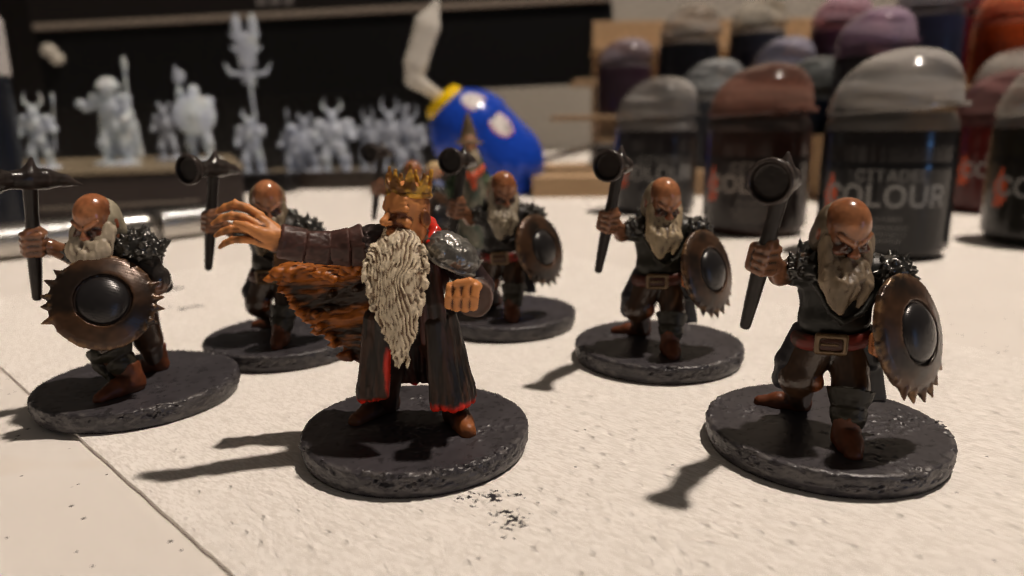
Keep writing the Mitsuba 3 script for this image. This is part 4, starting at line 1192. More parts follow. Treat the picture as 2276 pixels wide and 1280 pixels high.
    fingers = (
        ((585, 484, -2.2), (558, 468, -2.2), (530, 459, -2.4), (508, 463, -2.6), (490, 473, -2.8), (0.52, 0.46, 0.44, 0.38, 0.24)),
        ((581, 500, -2.9), (555, 485, -3.1), (528, 480, -3.3), (505, 484, -3.5), (485, 494, -3.8), (0.5, 0.44, 0.41, 0.37, 0.22)),
        ((577, 516, -3.3), (552, 507, -3.6), (527, 505, -3.8), (508, 510, -4.0), (493, 518, -4.2), (0.46, 0.41, 0.38, 0.34, 0.22)),
        ((577, 531, -3.4), (553, 527, -3.8), (530, 527, -4.1), (514, 533, -4.3), (502, 541, -4.4), (0.42, 0.38, 0.35, 0.31, 0.2)))
    for *pts, rs in fingers:
        P = [K(*p) for p in pts]
        v.chain(P, rs, 0.05, tan)
        v.add(ell(P[2], np.array([0.25, 0.5, 0.55]) * rs[2] * 2.3), 0.04, tan)
        for q in (1, 2, 3):
            v.tint(ell((P[q] + P[q + 1]) / 2 + [0, -0.2, -0.25], np.array([0.12, 0.3, 0.3])), tan * 0.45)
    for i in range(3):
        for q in range(2):
            a_, b_ = (np.array(K(*fingers[i][q + t])) + K(*fingers[i + 1][q + t]) for t in (0, 1))
            v.tint(cap(a_ / 2, b_ / 2, 0.05), tan * 0.28)
    v.chain([K(612, 524, -3.2), K(588, 512, -3.9), K(566, 500, -4.3), K(545, 492, -4.5)], [0.85, 0.62, 0.52, 0.3], 0.12, tan)
    # bent arm with the fist pushed towards the viewer
    v.chain([(4.0, 0.4, 23.0), (7.6, 1.3, 18.9), (6.9, -3.6, 19.0), (6.3, -5.0, 19.5)], [1.7, 1.35, 1.1, 1.1], 0.4, dark_robe)
    fc = np.array((6.05, -5.7, 19.6))
    v.add(rbox(fc, (1.55, 1.2, 1.35), Rm(0, -6, 0), 0.7), 0.25, tan)
    for i, (dx, w, l) in enumerate(((-1.22, 0.44, 0.92), (-0.42, 0.5, 1.16), (0.42, 0.52, 1.25), (1.22, 0.5, 1.1))):
        c0 = fc + [dx + 0.12, -0.95, l * 0.85]; c1 = fc + [dx, -1.3, 0.1]; c2 = fc + [dx - 0.1, -1.05, -l * 0.8]
        if i:
            v.tint(cap(fc + [dx - 0.42, -1.2, 0.8], fc + [dx - 0.44, -1.2, -0.9], 0.03), tan * 0.3)
        v.chain([fc + [dx, 0.2, l * 0.95], c0, c1, c2, fc + [dx - 0.1, 0.1, -l * 0.9]], [w * 0.9, w, w, w * 0.95, w * 0.8], 0.06, tan)
    v.chain([fc + [1.5, 0.6, 0.7], fc + [0.8, -0.9, 1.45], fc + [-0.5, -1.15, 1.35]], [0.5, 0.48, 0.36], 0.1, tan)
    # legs
    legc = lin(52, 32, 24)
    v.chain([(-2.2, 1.0, 14), (-3.0, 1.9, 9.2), (-3.8, 3.6, 4.6)], [2.0, 1.5, 1.15], 0.4, legc)
    v.chain([(2.4, 0.6, 14), (3.4, 0.9, 9.2), (4.4, 1.1, 4.6)], [2.0, 1.5, 1.2], 0.4, legc)
    v.warp(lambda P: 0.10 * (vn(P * [1, 1, 0.8], 1.3, 3) - 0.5) * (P[:, 2] > 24), 0.7)
    V, F = v.mesh()
    C = mottled(v.colors(V, dark_robe, 0.06), V, 0.22, 1.0, 1)
    skin = sst(0.08, 0.2, C[:, 0])
    C = lerp(C, ink_or_darken(C, V, F, 0.05, 0.9, lin(66, 30, 14), 12, hi=0.12), skin)
    back = sst(0.2, 1.2, (V - hc) @ (Hq @ np.array([0, 1.0, 0]))) * (V[:, 2] > 24.3) * (np.abs(V[:, 0]) < 4)
    C = lerp(C, np.broadcast_to(lin(96, 44, 26), C.shape), back * 0.8)
    B.put('body', (V, F), 'paint_satin', C)
    # ---- crown
    v = Vol((-2.9, -3.1, 27.4), (3.6, 3.2, 33.0), 0.1)
    cc = np.array([0.33, 0.05, 28.75]); Rc = Rm(-5, 2, -20)
    hs = np.array([1.9, 1.15, 1.8, 1.3, 2.0, 1.2, 1.7, 2.35, 1.4])
    n = len(hs)

    def crown(X, Y, Z):
        x, y, z = X - cc[0], Y - cc[1], Z - cc[2]
        q = [Rc[0, i] * x + Rc[1, i] * y + Rc[2, i] * z for i in range(3)]
        a = (np.arctan2(q[1], q[0]) / (2 * np.pi)) % 1 * n
        k = np.floor(a).astype(int) % n
        saw = np.clip(1 - np.abs(a - np.floor(a) - 0.5) * 2.5, 0, 1) ** 0.8
        top = 0.98 + hs[k] * saw * 0.86
        rho = np.sqrt(q[0] ** 2 + q[1] ** 2)
        R0 = 2.16 + 0.055 * q[2]
        wall = np.abs(rho - R0) - 0.2
        rim = np.sqrt((rho - R0 - 0.05) ** 2 + (q[2] - 0.05) ** 2) - 0.27
        return np.minimum(np.maximum(np.maximum(wall, (q[2] - top) * 0.55), -q[2]), rim)
    v.add((crown, cc - 3.6, cc + 4.2))
    for k in range(n):
        a = (k + 0.5) / n * 2 * np.pi
        t = 0.98 + hs[k] * 0.86
        r = 2.16 + 0.055 * t
        v.add(ell(cc + Rc @ np.array([r * math.cos(a), r * math.sin(a), t - 0.05]), (0.2, 0.2, 0.22)), 0.12)
    v.warp(lambda P: 0.16 * (vn(P, 2.2, 4) - 0.5), 0.5)
    V, F = v.mesh()
    C = lerp(np.broadcast_to(lin(186, 140, 48), V.shape), np.broadcast_to(lin(104, 66, 20), V.shape), sst(0.42, 0.62, vn(V, 0.9, 6)))
    B.put('crown', (V, F), 'paint_gold', ink_or_darken(C, V, F, 0.04, 0.85, lin(40, 24, 10), 7, hi=0.45))
    # ---- beard: tiers of overlapping locks over a tapering core
    v = Vol((-5.6, -8.8, 12.4), (4.4, -0.6, 26.4), 0.11)
    zs = np.array([13.4, 14.6, 16.5, 19.0, 21.6, 23.3, 24.5, 25.2])
    wd = np.array([0.35, 0.95, 1.75, 2.55, 3.25, 3.0, 2.3, 1.7])
    cx = np.array([-0.25, -0.3, -0.4, -0.55, -0.65, -0.6, -0.5, -0.5])
    cy = np.array([-6.6, -6.4, -6.0, -5.3, -4.4, -3.6, -2.9, -2.4])
    dp = np.array([0.35, 0.6, 0.85, 1.15, 1.4, 1.4, 1.3, 1.1])
    g = lambda z: [np.interp(z, zs, q) for q in (cx, cy, wd, dp)]
    for z in np.arange(13.9, 25.4, 0.5):
        x, y, w, d = g(z)
        v.add(ell((x, y, z), (w * 0.93, d, 0.85)), 0.5)
    for z in np.arange(13.6, 24.8, 0.55):
        x, y, w, d = g(z)
        m = max(3, int(w / 0.34))
        for j in range(m):
            a = -1.5 + 3.0 * (j + rng.uniform(0.1, 0.9)) / m
            if abs(a) < 1.05 and z > 15.2:
                continue
            p = np.array([x + w * math.sin(a) * 0.96, y - d * math.cos(a), z + rng.normal() * 0.2])
            x2, y2, w2, d2 = g(max(z - 1.5, 13.4))
            L = rng.uniform(0.8, 1.5)
            q = np.array([x2 + w2 * math.sin(a) * 1.02 + math.sin(a) * rng.uniform(0.05, 0.4), y2 - d2 * math.cos(a) - 0.05, z - L])
            mid = (p + q) / 2 + np.array([0.1 * math.sin(a) + rng.normal() * 0.05, -0.06 * math.cos(a), 0.1])
            v.chain([p, mid, q], [0.10, 0.22, 0.04], 0.12)

    def locks(P):
        """overlapping pointed locks: (height of the lock, distance from its edge, its random tone)"""
        x, y, w, d = [np.interp(P[:, 2], zs, q) for q in (cx, cy, wd, dp)]
        a = np.arctan2(P[:, 0] - x, -(P[:, 1] - y) + 0.6)
        wob = 2.4 * (vn(P * [1, 1, 0.8], 0.30, 131, 2) - 0.5) + 0.5 * (vn(P, 0.9, 133, 2) - 0.5)
        best = np.full(len(P), -1.0); tone = np.zeros(len(P))
        for layer, (wid, off) in enumerate(((0.58, 0.0), (0.46, 0.37), (0.52, 0.71))):
            s_ = (a * (w + 0.5) * 0.9 + wob) / wid + off
            col = np.floor(s_); fx = np.abs(s_ - col - 0.5) * 2
            r = meshkit.noise(np.stack([col * 7.3, 0 * col, 0 * col + layer * 3.1], -1) + 0.5, 140 + layer)
            zz = P[:, 2] / (1.35 + 0.5 * r) + r * 9 + layer * 0.33
            row = np.floor(zz); t = zz - row            # 0 at the tip, 1 at the root
            r2 = meshkit.noise(np.stack([col * 3.7, row * 5.1, 0 * col + layer], -1) + 0.25, 150)
            half = np.clip(t * 1.6, 0, 1) ** 0.8
            e = (1 - t) ** 0.7 * sst(1.0, 0.2, fx / np.maximum(half, 0.05)) * (0.55 + 0.6 * r2)
            up = e > best
            best = np.where(up, e, best); tone = np.where(up, r2, tone)
        return best, tone
    v.warp(lambda P: -0.30 * (locks(P)[0] - 0.45), 0.9)
    for s in (-1, 1):
        for k in range(2, 6):
            p = Hd(s * (0.3 + 0.27 * k), 2.55 - 0.13 * k, -1.5 - 0.06 * k)
            q = p + Hq @ np.array([s * (0.35 + 0.2 * k), 0.25, -1.3 - 0.2 * k])
            v.chain([p, (p + q) / 2 + Hq @ np.array([s * 0.2, -0.3, 0.1]), q], [0.28, 0.34, 0.08], 0.08)
    v.sub(ell(Hd(0.2, 3.1, -1.6), (0.95, 1.1, 0.8), Hq), 0.1)
    v.warp(lambda P: 0.16 * (vn(P * [1.5, 1.5, 0.45], 2.0, 14) - 0.5), 0.5)
    V, F = v.mesh()
    lk, tn = locks(V)
    C = lerp(np.broadcast_to(lin(184, 168, 140), V.shape), np.broadcast_to(lin(214, 200, 174), V.shape), tn)
    C = lerp(C, np.broadcast_to(lin(112, 82, 54), C.shape), 0.8 * sst(0.32, 0.12, lk) * sst(0.30, 0.5, vn(V, 0.6, 19)))
    C = lerp(C, np.broadcast_to(lin(92, 62, 40), C.shape), 0.8 * sst(0.66, 0.72, vn(V * [1.7, 1, 0.8], 0.95, 23)))
    C = mottled(C, V, 0.2, 0.9, 15)
    B.put('beard', (V, F), 'paint_satin', ink_or_darken(C, V, F, 0.05, 0.85, lin(88, 62, 40), 8, hi=0.12))
    # ---- collar
    v = Vol((-4.2, -3.4, 22.4), (4.4, 4.2, 27.2), 0.12)
    pts = [(-2.0, -1.9, 23.7), (-2.9, 0.2, 24.4), (-2.2, 2.4, 25.3), (0.2, 3.1, 25.8), (2.2, 2.4, 25.7), (2.95, 0.4, 25.0), (2.45, -1.3, 24.0)]
    v.chain(pts, [0.5, 0.6, 0.65, 0.65, 0.62, 0.62, 0.5], 0.2)
    v.warp(lambda P: 0.15 * (vn(P, 1.4, 21) - 0.5), 0.5)
    V, F = v.mesh()
    B.put('collar', (V, F), 'paint_gloss', ink_or_darken(mottled(np.broadcast_to(lin(188, 40, 28), V.shape), V, 0.35, 0.9, 22), V, F, 0.05, 0.6, lin(70, 10, 8)))
    # ---- bands of the outstretched sleeve
    arm = [(-4.8, 0.1, 23.7), (-6.2, -0.35, 23.6), (-8.2, -0.85, 23.6), (-10.5, -1.6, 24.0), (-12.9, -2.35, 24.65)]
    cl = lin(62, 40, 35)
    for i, (a, b) in enumerate(zip(arm[:-1], arm[1:])):
        a, b = np.array(a), np.array(b)
        ax = (b - a) / np.linalg.norm(b - a); L = np.linalg.norm(b - a)
        v = Vol(np.minimum(a, b) - 2.8, np.maximum(a, b) + 2.8, 0.13)
        r0, r1 = ((2.15, 2.0), (1.95, 1.72), (1.72, 1.62), (1.6, 1.74))[i]
        v.add(lathe_sdf(a, ax, [(-0.15, r0 - 0.15), (0.0, r0 + 0.12), (0.25, r0 + 0.05), (L - 0.3, r1), (L - 0.05, r1 - 0.12)]))
        if i == 3:
            v.sub(lathe_sdf(b, ax, [(-0.6, 1.35), (0.5, 1.45)]))
        v.warp(lambda P: 0.30 * (vn(P * [0.7, 1.3, 1.3], 0.9, 30 + i) - 0.5) + 0.10 * (vn(P, 3.0, 34 + i) - 0.5), 0.6)
        V, F = v.mesh()
        B.put('sleeve_band', (V, F), 'paint_satin', ink_or_darken(mottled(np.broadcast_to(cl, V.shape), V, 0.45, 1.0, 36 + i), V, F, 0.04, 0.6, hi=0.5))
    # ---- shoulder pieces: rough one over the outstretched arm, glossy one with a rim on the other side
    v = Vol((-8.4, -3.4, 20.6), (-1.2, 4.4, 27.0), 0.125)
    v.add(ell((-4.3, 0.4, 23.9), (2.7, 2.4, 1.75), Rm(0, -14, 0))).add(ell((-2.6, 0.9, 24.6), (1.6, 2.0, 1.2)), 0.5).sub(ell((-4.4, 0.2, 21.9), (3.3, 2.6, 1.5)), 0.2)
    v.warp(lambda P: 0.55 * (vn(P * [0.8, 1, 1], 1.5, 40) - 0.5) + 0.25 * (vn(P, 3.2, 41) - 0.5), 0.8)
    V, F = v.mesh()
    B.put('pauldron', (V, F), 'paint_lead', ink_or_darken(mottled(np.broadcast_to(lin(56, 42, 40), V.shape), V, 0.5, 1.2, 42), V, F, 0.06, 0.6, hi=0.7))
    v = Vol((1.6, -3.4, 18.6), (9.8, 4.8, 25.8), 0.11)
    Rp = Rm(0, 27, -8); pc = np.array((4.45, -0.1, 22.65))
    v.add(ell(pc, (3.3, 2.9, 2.2), Rp)).sub(ell(pc - [0.15, 0, 1.15], (3.0, 2.6, 1.6), Rp), 0.1)
    v.sub(rbox(pc + Rp @ np.array([0, 0, -3.0]), (5, 5, 2.3), Rp, 0.1), 0.1)
    for k in range(40):
        a0, a1 = k / 40 * 2 * np.pi, (k + 1) / 40 * 2 * np.pi
        P = lambda a: pc + Rp @ np.array([3.2 * math.cos(a), 2.8 * math.sin(a), -0.66])
        v.add(cap(P(a0), P(a1), 0.24), 0.1)
    for k in range(60):
        z = rng.uniform(0.05, 1); a = rng.uniform(0, 2 * np.pi); q = math.sqrt(1 - z * z)
        r = rng.uniform(0.12, 0.3)
        v.add(ell(pc + Rp @ (np.array([q * math.cos(a), q * math.sin(a), z]) * [3.1, 2.7, 2.0]), (r, r, r)), 0.12)
    v.add(cap(pc + [2.5, -0.2, -1.3], pc + [3.5, -0.3, -0.6], 0.5, 0.12), 0.2)
    v.warp(lambda P: 0.30 * (vn(P, 1.6, 44) - 0.5) + 0.16 * (vn(P, 3.6, 45) - 0.5), 0.6)
    V, F = v.mesh()
    B.put('pauldron', (V, F), 'paint_lead', ink_or_darken(mottled(np.broadcast_to(lin(112, 110, 105), V.shape), V, 0.6, 1.2, 46), V, F, 0.05, 0.6, hi=0.9), 'glossy black pauldron with a raised rim')
    # ---- upper sleeve and flared cuff of the bent arm
    v = Vol((3.2, -3.8, 15.8), (10.4, 4.4, 23.4), 0.13)
    v.chain([(5.0, 0.4, 22.2), (7.3, 1.2, 19.0)], [1.9, 1.6], 0.4).add(cap((7.5, 1.1, 18.8), (7.3, -1.4, 18.8), 1.5, 1.35), 0.4)
    v.warp(lambda P: 0.4 * (vn(P * [1, 1, 0.7], 0.9, 48) - 0.5), 0.7)
    V, F = v.mesh()
    B.put('sleeve', (V, F), 'paint_satin', ink_or_darken(mottled(np.broadcast_to(lin(44, 30, 30), V.shape), V, 0.4, 0.9, 49), V, F, 0.05, 0.6, hi=0.5))
    a, ax = np.array((7.45, -1.0, 18.65)), np.array((-0.12, -1, 0.08)); ax = ax / np.linalg.norm(ax)
    v = Vol((4.6, -5.6, 15.6), (10.4, 0.4, 21.6), 0.12)
    v.add(lathe_sdf(a, ax, [(-0.2, 1.35), (1.6, 1.75), (3.0, 1.95), (3.3, 1.9)])).add(ell(a + ax * 3.2, (1.85, 0.5, 1.85)), 0.1)
    v.warp(lambda P: 0.2 * (vn(P, 0.9, 50) - 0.5), 0.5)
    V, F = v.mesh()
    B.put('cuff', (V, F), 'paint_satin', ink_or_darken(mottled(np.broadcast_to(lin(84, 66, 58), V.shape), V, 0.3, 0.9, 51), V, F, 0.05, 0.6, hi=0.3))
    # ---- robe front and coat skirts with red hems
    v = Vol((-6.4, -5.2, 11.6), (6.0, 4.8, 24.2), 0.14)
    v.add(ell((-0.1, 0.5, 20.3), (4.35, 3.15, 4.0))).add(ell((-0.4, 0.5, 16.0), (3.9, 2.9, 3.4)), 0.8)
    for x in (1.6, 2.5, 3.3):
        v.chain([(x * 0.95, -2.6 + x * 0.12, 22.0), (x * 1.05, -2.7 + x * 0.1, 18.0), (x * 1.1, -2.5 + x * 0.1, 14.0)], [0.42, 0.5, 0.5], 0.2)
    v.warp(lambda P: 0.25 * (vn(P * [1.2, 1.2, 0.5], 1.0, 52) - 0.5), 0.7)
    V, F = v.mesh()
    C = lerp(np.broadcast_to(lin(58, 30, 24), V.shape), np.broadcast_to(lin(34, 24, 20), V.shape), sst(0.4, 0.6, vn(V * [1, 1, 0.4], 0.5, 53)))
    B.put('robe', (V, F), 'paint_satin', ink_or_darken(C, V, F, 0.05, 0.7, hi=0.4))

    def panel(waist, hem, r0, r1, seed, red_hem, red_top=None):
        W, Hm = np.array(waist, float), np.array(hem, float)
        allp = np.vstack([W, Hm])
        v = Vol(allp.min(0) - 1.6, allp.max(0) + 1.6, 0.13)
        m = 9
        t = np.linspace(0, 1, m)
        ip = lambda P, t: np.stack([np.interp(t, np.linspace(0, 1, len(P)), P[:, k]) for k in range(3)], -1)
        ws, he = ip(W, t), ip(Hm, t)
        for i in range(m):
            k = 0.12 * (i % 2)
            v.add(cap(ws[i], he[i], r0, r1 - k), 0.3)
        v.warp(lambda P: 0.35 * (vn(P * [1.4, 1.4, 0.18], 1.2, seed) - 0.5) + 0.25 * (P[:, 2] < he[:, 2].max() + 0.9) * (vn(P * [1, 1, 0.3], 3.0, seed + 1) - 0.5), 0.8)
        V, F = v.mesh()
        C = lerp(np.broadcast_to(lin(58, 36, 24), V.shape), np.broadcast_to(lin(26, 18, 13), V.shape), sst(0.40, 0.58, vn(V * [1.3, 1.3, 0.12], 1.2, seed + 2)))
        zz = V[:, 2] + 1.3 * (vn(V * [1, 1, 0.25], 1.8, seed + 3) - 0.5)
        hm = ip(Hm, np.full(1, 0.5))[0, 2]
        C = lerp(C, np.broadcast_to(lin(196, 40, 24), C.shape), sst(hm + red_hem, hm + red_hem - 0.7, zz))
        if red_top is not None:
            c, r = np.array(red_top[:3]), red_top[3]
            d = np.linalg.norm((V - c) * [1.5, 0.4, 0.34], axis=1) + 0.8 * (vn(V * [1, 1, 0.4], 1.2, seed + 4) - 0.5)
            C = lerp(C, np.broadcast_to(lin(190, 44, 26), C.shape), sst(r, r * 0.6, d))
        return (V, F), ink_or_darken(C, V, F, 0.045, 0.7, lin(14, 8, 6), hi=0.35)
    for nm, args in (('coat_skirt', ([(2.4, -2.5, 15.8), (3.6, -1.9, 16.0), (4.3, 0.0, 16.2), (3.6, 2.2, 16)], [(2.7, -3.3, 7.2), (5.0, -3.2, 7.0), (6.6, -1.2, 7.3), (5.6, 2.4, 8.0)], 0.75, 0.62, 60, 0.5)),
                     ('coat_skirt', ([(-2.4, -2.5, 16.2), (-4.2, -1.2, 16.2), (-4.4, 1.2, 16)], [(-2.9, -3.0, 8.6), (-5.2, -2.4, 8.1), (-5.8, 1.6, 8.4)], 0.75, 0.72, 70, 0.1, (-2.2, -3.1, 11.4, 0.95))),
                     ('coat_tail', ([(-3.4, 2.6, 15.6), (0, 3.2, 15.6), (3.2, 2.6, 15.6)], [(-3.4, 3.4, 8.2), (-0.4, 3.7, 7.7), (3.4, 3.3, 8.0)], 0.7, 0.6, 80, -0.2))):
        VF, C = panel(*args)
        if nm == 'coat_tail':
            C = C * [1.35, 0.6, 0.55]
        B.put(nm, VF, 'paint_satin', C)
    # ---- boots
    for i, pts in enumerate((([-3.8, 3.8, 6.6], [-3.9, 4.4, 4.9], [-5.4, 2.2, 4.6], [-6.7, 0.2, 4.3]), ([4.3, 1.2, 6.8], [4.4, 0.6, 5.0], [5.3, -1.6, 4.75], [6.0, -3.4, 4.45]))):
        pts = np.array(pts)
        v = Vol(pts.min(0) - [1.9, 1.9, 1.4], pts.max(0) + 1.7, 0.13)
        v.chain(pts, [1.3, 1.4, 1.2, 0.95], 0.5)
        d = pts[3] - pts[1]; a = math.degrees(math.atan2(d[1], d[0]))
        v.add(rbox((pts[1] + pts[3]) / 2 * [1, 1, 0] + [0, 0, 3.65], (2.6, 1.25, 0.22), Rm(0, 0, a), 0.15), 0.1)
        v.warp(lambda P: 0.2 * (vn(P, 1.1, 90 + i) - 0.5), 0.6)
        V, F = v.mesh()
        t = ((V - pts[1]) @ d) / (d @ d)
        C = lerp(np.broadcast_to(lin(52, 30, 19), V.shape), np.broadcast_to(lin(128, 76, 42), V.shape), sst(0.55, 0.95, t + 0.3 * (vn(V, 1.0, 92) - 0.5)) * (1.0 if i else 0.35))
        B.put('boot', (V, F), 'paint_satin', ink_or_darken(C, V, F, 0.05, 0.7, hi=0.2))
    # ---- fur cloak blown out to the side: a waved sheet with tufted rolls across it
    poly = np.array([(-16.0, 20.9), (-13.2, 21.2), (-10.5, 20.6), (-8.2, 21.0), (-5.2, 22.4), (-2.8, 23.0), (-2.8, 16.0), (-4.0, 10.6), (-6.7, 9.6), (-8.6, 11.0), (-10.6, 13.2), (-12.4, 14.4), (-13.6, 16.4), (-15.0, 18.2)])

    def sd2(x, z):
        d = np.full(np.broadcast(x, z).shape, 1e9, np.float32); ins = np.zeros(d.shape, bool)
        for i in range(len(poly)):
            a, b = poly[i], poly[(i + 1) % len(poly)]
            e = b - a
            t = np.clip(((x - a[0]) * e[0] + (z - a[1]) * e[1]) / (e @ e), 0, 1)
            d = np.minimum(d, (x - a[0] - t * e[0]) ** 2 + (z - a[1] - t * e[1]) ** 2)
            c = ((a[1] > z) != (b[1] > z)) & (x < e[0] * (z - a[1]) / (e[1] + 1e-9) + a[0])
            ins ^= c
        return np.where(ins, -1, 1) * np.sqrt(d)
    roll = lambda x, z: (z - 0.16 * (x + 10) - 0.02 * (x + 9) ** 2 * 0.6) / 1.9

    TOPR = np.array([(-16.2, 20.3), (-13, 20.5), (-10.5, 19.9), (-8, 20.2), (-5, 21.4)])
    LOWR = np.array([(-14.6, 17.6), (-13.4, 15.7), (-10.9, 14.6), (-7.9, 14.9), (-5.0, 16.2)])

    def pl(L, x, z):
        d = np.full(np.broadcast(x, z).shape, 1e9, np.float32)
        for a, b in zip(L[:-1], L[1:]):
            e = b - a
            t = np.clip(((x - a[0]) * e[0] + (z - a[1]) * e[1]) / (e @ e), 0, 1)
            d = np.minimum(d, (x - a[0] - t * e[0]) ** 2 + (z - a[1] - t * e[1]) ** 2)
        return np.sqrt(d)

    def sheet(X, Y, Z):
        s2 = sd2(X, Z)
        u = roll(X, Z)
        yc = 3.4 + 0.09 * (-X - 4) + 0.5 * np.sin(X * 0.55 + 0.6) - 0.05 * (Z - 16)
        th = 0.55 + 0.62 * np.maximum(np.exp(-(pl(TOPR, X, Z) / 0.95) ** 2), 0.85 * np.exp(-(pl(LOWR, X, Z) / 0.8) ** 2))
        q = np.abs(Y - yc) - th
        return np.maximum(q * 0.8, s2 * 0.9)
    v = Vol((-17.6, 0.2, 8.4), (-2.0, 7.2, 24.2), 0.125)
    v.add((sheet, np.array([-17.0, 0.4, 9.0]), np.array([-2.2, 7, 23.8])))

    def fur(P):
        u = roll(P[:, 0], P[:, 2])
        q = np.stack([P[:, 0] * 0.75 + 0.5 * P[:, 2], P[:, 1] * 0.8, P[:, 2] * 1.7 - 0.3 * P[:, 0]], -1)
        ragged = sst(1.2, 0.1, np.abs(sd2(P[:, 0], P[:, 2])))
        r = np.stack([P[:, 0] * 0.33 + 0.16 * P[:, 2], P[:, 1] * 0.5, P[:, 2] * 1.15 - 0.12 * P[:, 0]], -1)
        return 0.6 * (vn(r, 1.0, 100, 2) - 0.5) + (0.16 + 0.6 * ragged) * (vn(q * [1, 1, 1.6], 1.7, 103, 2) - 0.5)
    v.warp(fur, 1.0)
    for k in range(150):
        # tufts: short leaf-like locks lying leftwards and down, thickest along the rolls
        x, z = rng.uniform(-15.6, -4.4), rng.uniform(10.5, 21.8)
        e_ = sd2(np.array([x]), np.array([z]))[0]
        if e_ > -0.15 or (e_ < -1.0 and k % 9):
            continue
        yc = 3.4 + 0.09 * (-x - 4) + 0.5 * math.sin(x * 0.55 + 0.6) - 0.05 * (z - 16)
        fr = 0.55 + 0.62 * max(math.exp(-(pl(TOPR, np.array([x]), np.array([z]))[0] / 0.95) ** 2), 0.85 * math.exp(-(pl(LOWR, np.array([x]), np.array([z]))[0] / 0.8) ** 2))
        y = yc - fr - 0.05
        L = rng.uniform(0.9, 1.9)
        v.chain([(x, y + 0.2, z), (x - 0.45 * L, y - 0.22, z - 0.1), (x - 0.95 * L, y - 0.1, z - 0.3 * rng.uniform(0.2, 1.2))], [0.26, 0.36, 0.07], 0.3)
    V, F = v.mesh()
    nz = vn(np.stack([V[:, 0] * 0.3 + 0.16 * V[:, 2], V[:, 1] * 0.5, V[:, 2] * 1.2 - 0.12 * V[:, 0]], -1), 0.9, 112) - 0.5
    top, low = pl(TOPR, V[:, 0], V[:, 2]), pl(LOWR, V[:, 0], V[:, 2])
    rim = np.abs(sd2(V[:, 0], V[:, 2])) + 1.5 * (V[:, 0] > -6.5)
    band = np.maximum.reduce([sst(1.5, 0.7, top + 2.2 * nz), 0.95 * sst(1.15, 0.5, low + 2.0 * nz), 0.9 * sst(1.0, 0.3, rim + 1.6 * nz), 0.75 * sst(0.10, 0.17, nz) * (V[:, 2] > 12.5), 0.45 * sst(0.02, 0.12, nz)])
    C = lerp(np.broadcast_to(lin(40, 27, 17), V.shape), np.broadcast_to(lin(146, 82, 28), V.shape), band)
    C = mottled(C, V, 0.4, 1.3, 113)
    C = lerp(C, np.broadcast_to(lin(62, 28, 20), C.shape), 0.8 * sst(11.8, 10.4, V[:, 2]))
    B.put('fur_cloak', (V, F), 'paint_satin', ink_or_darken(C, V, F, 0.06, 0.75, lin(30, 16, 8), 7, hi=0.35))
    return B


KX, KY = -11.0, 75.5
king().place('king_figurine', KX, KY)
put_base('king_figurine', 1, KX, KY, 15)
tag('king_figurine', 'bearded dwarf king figurine with gold crown, one arm stretched out and a brown fur cloak', 'figurine')


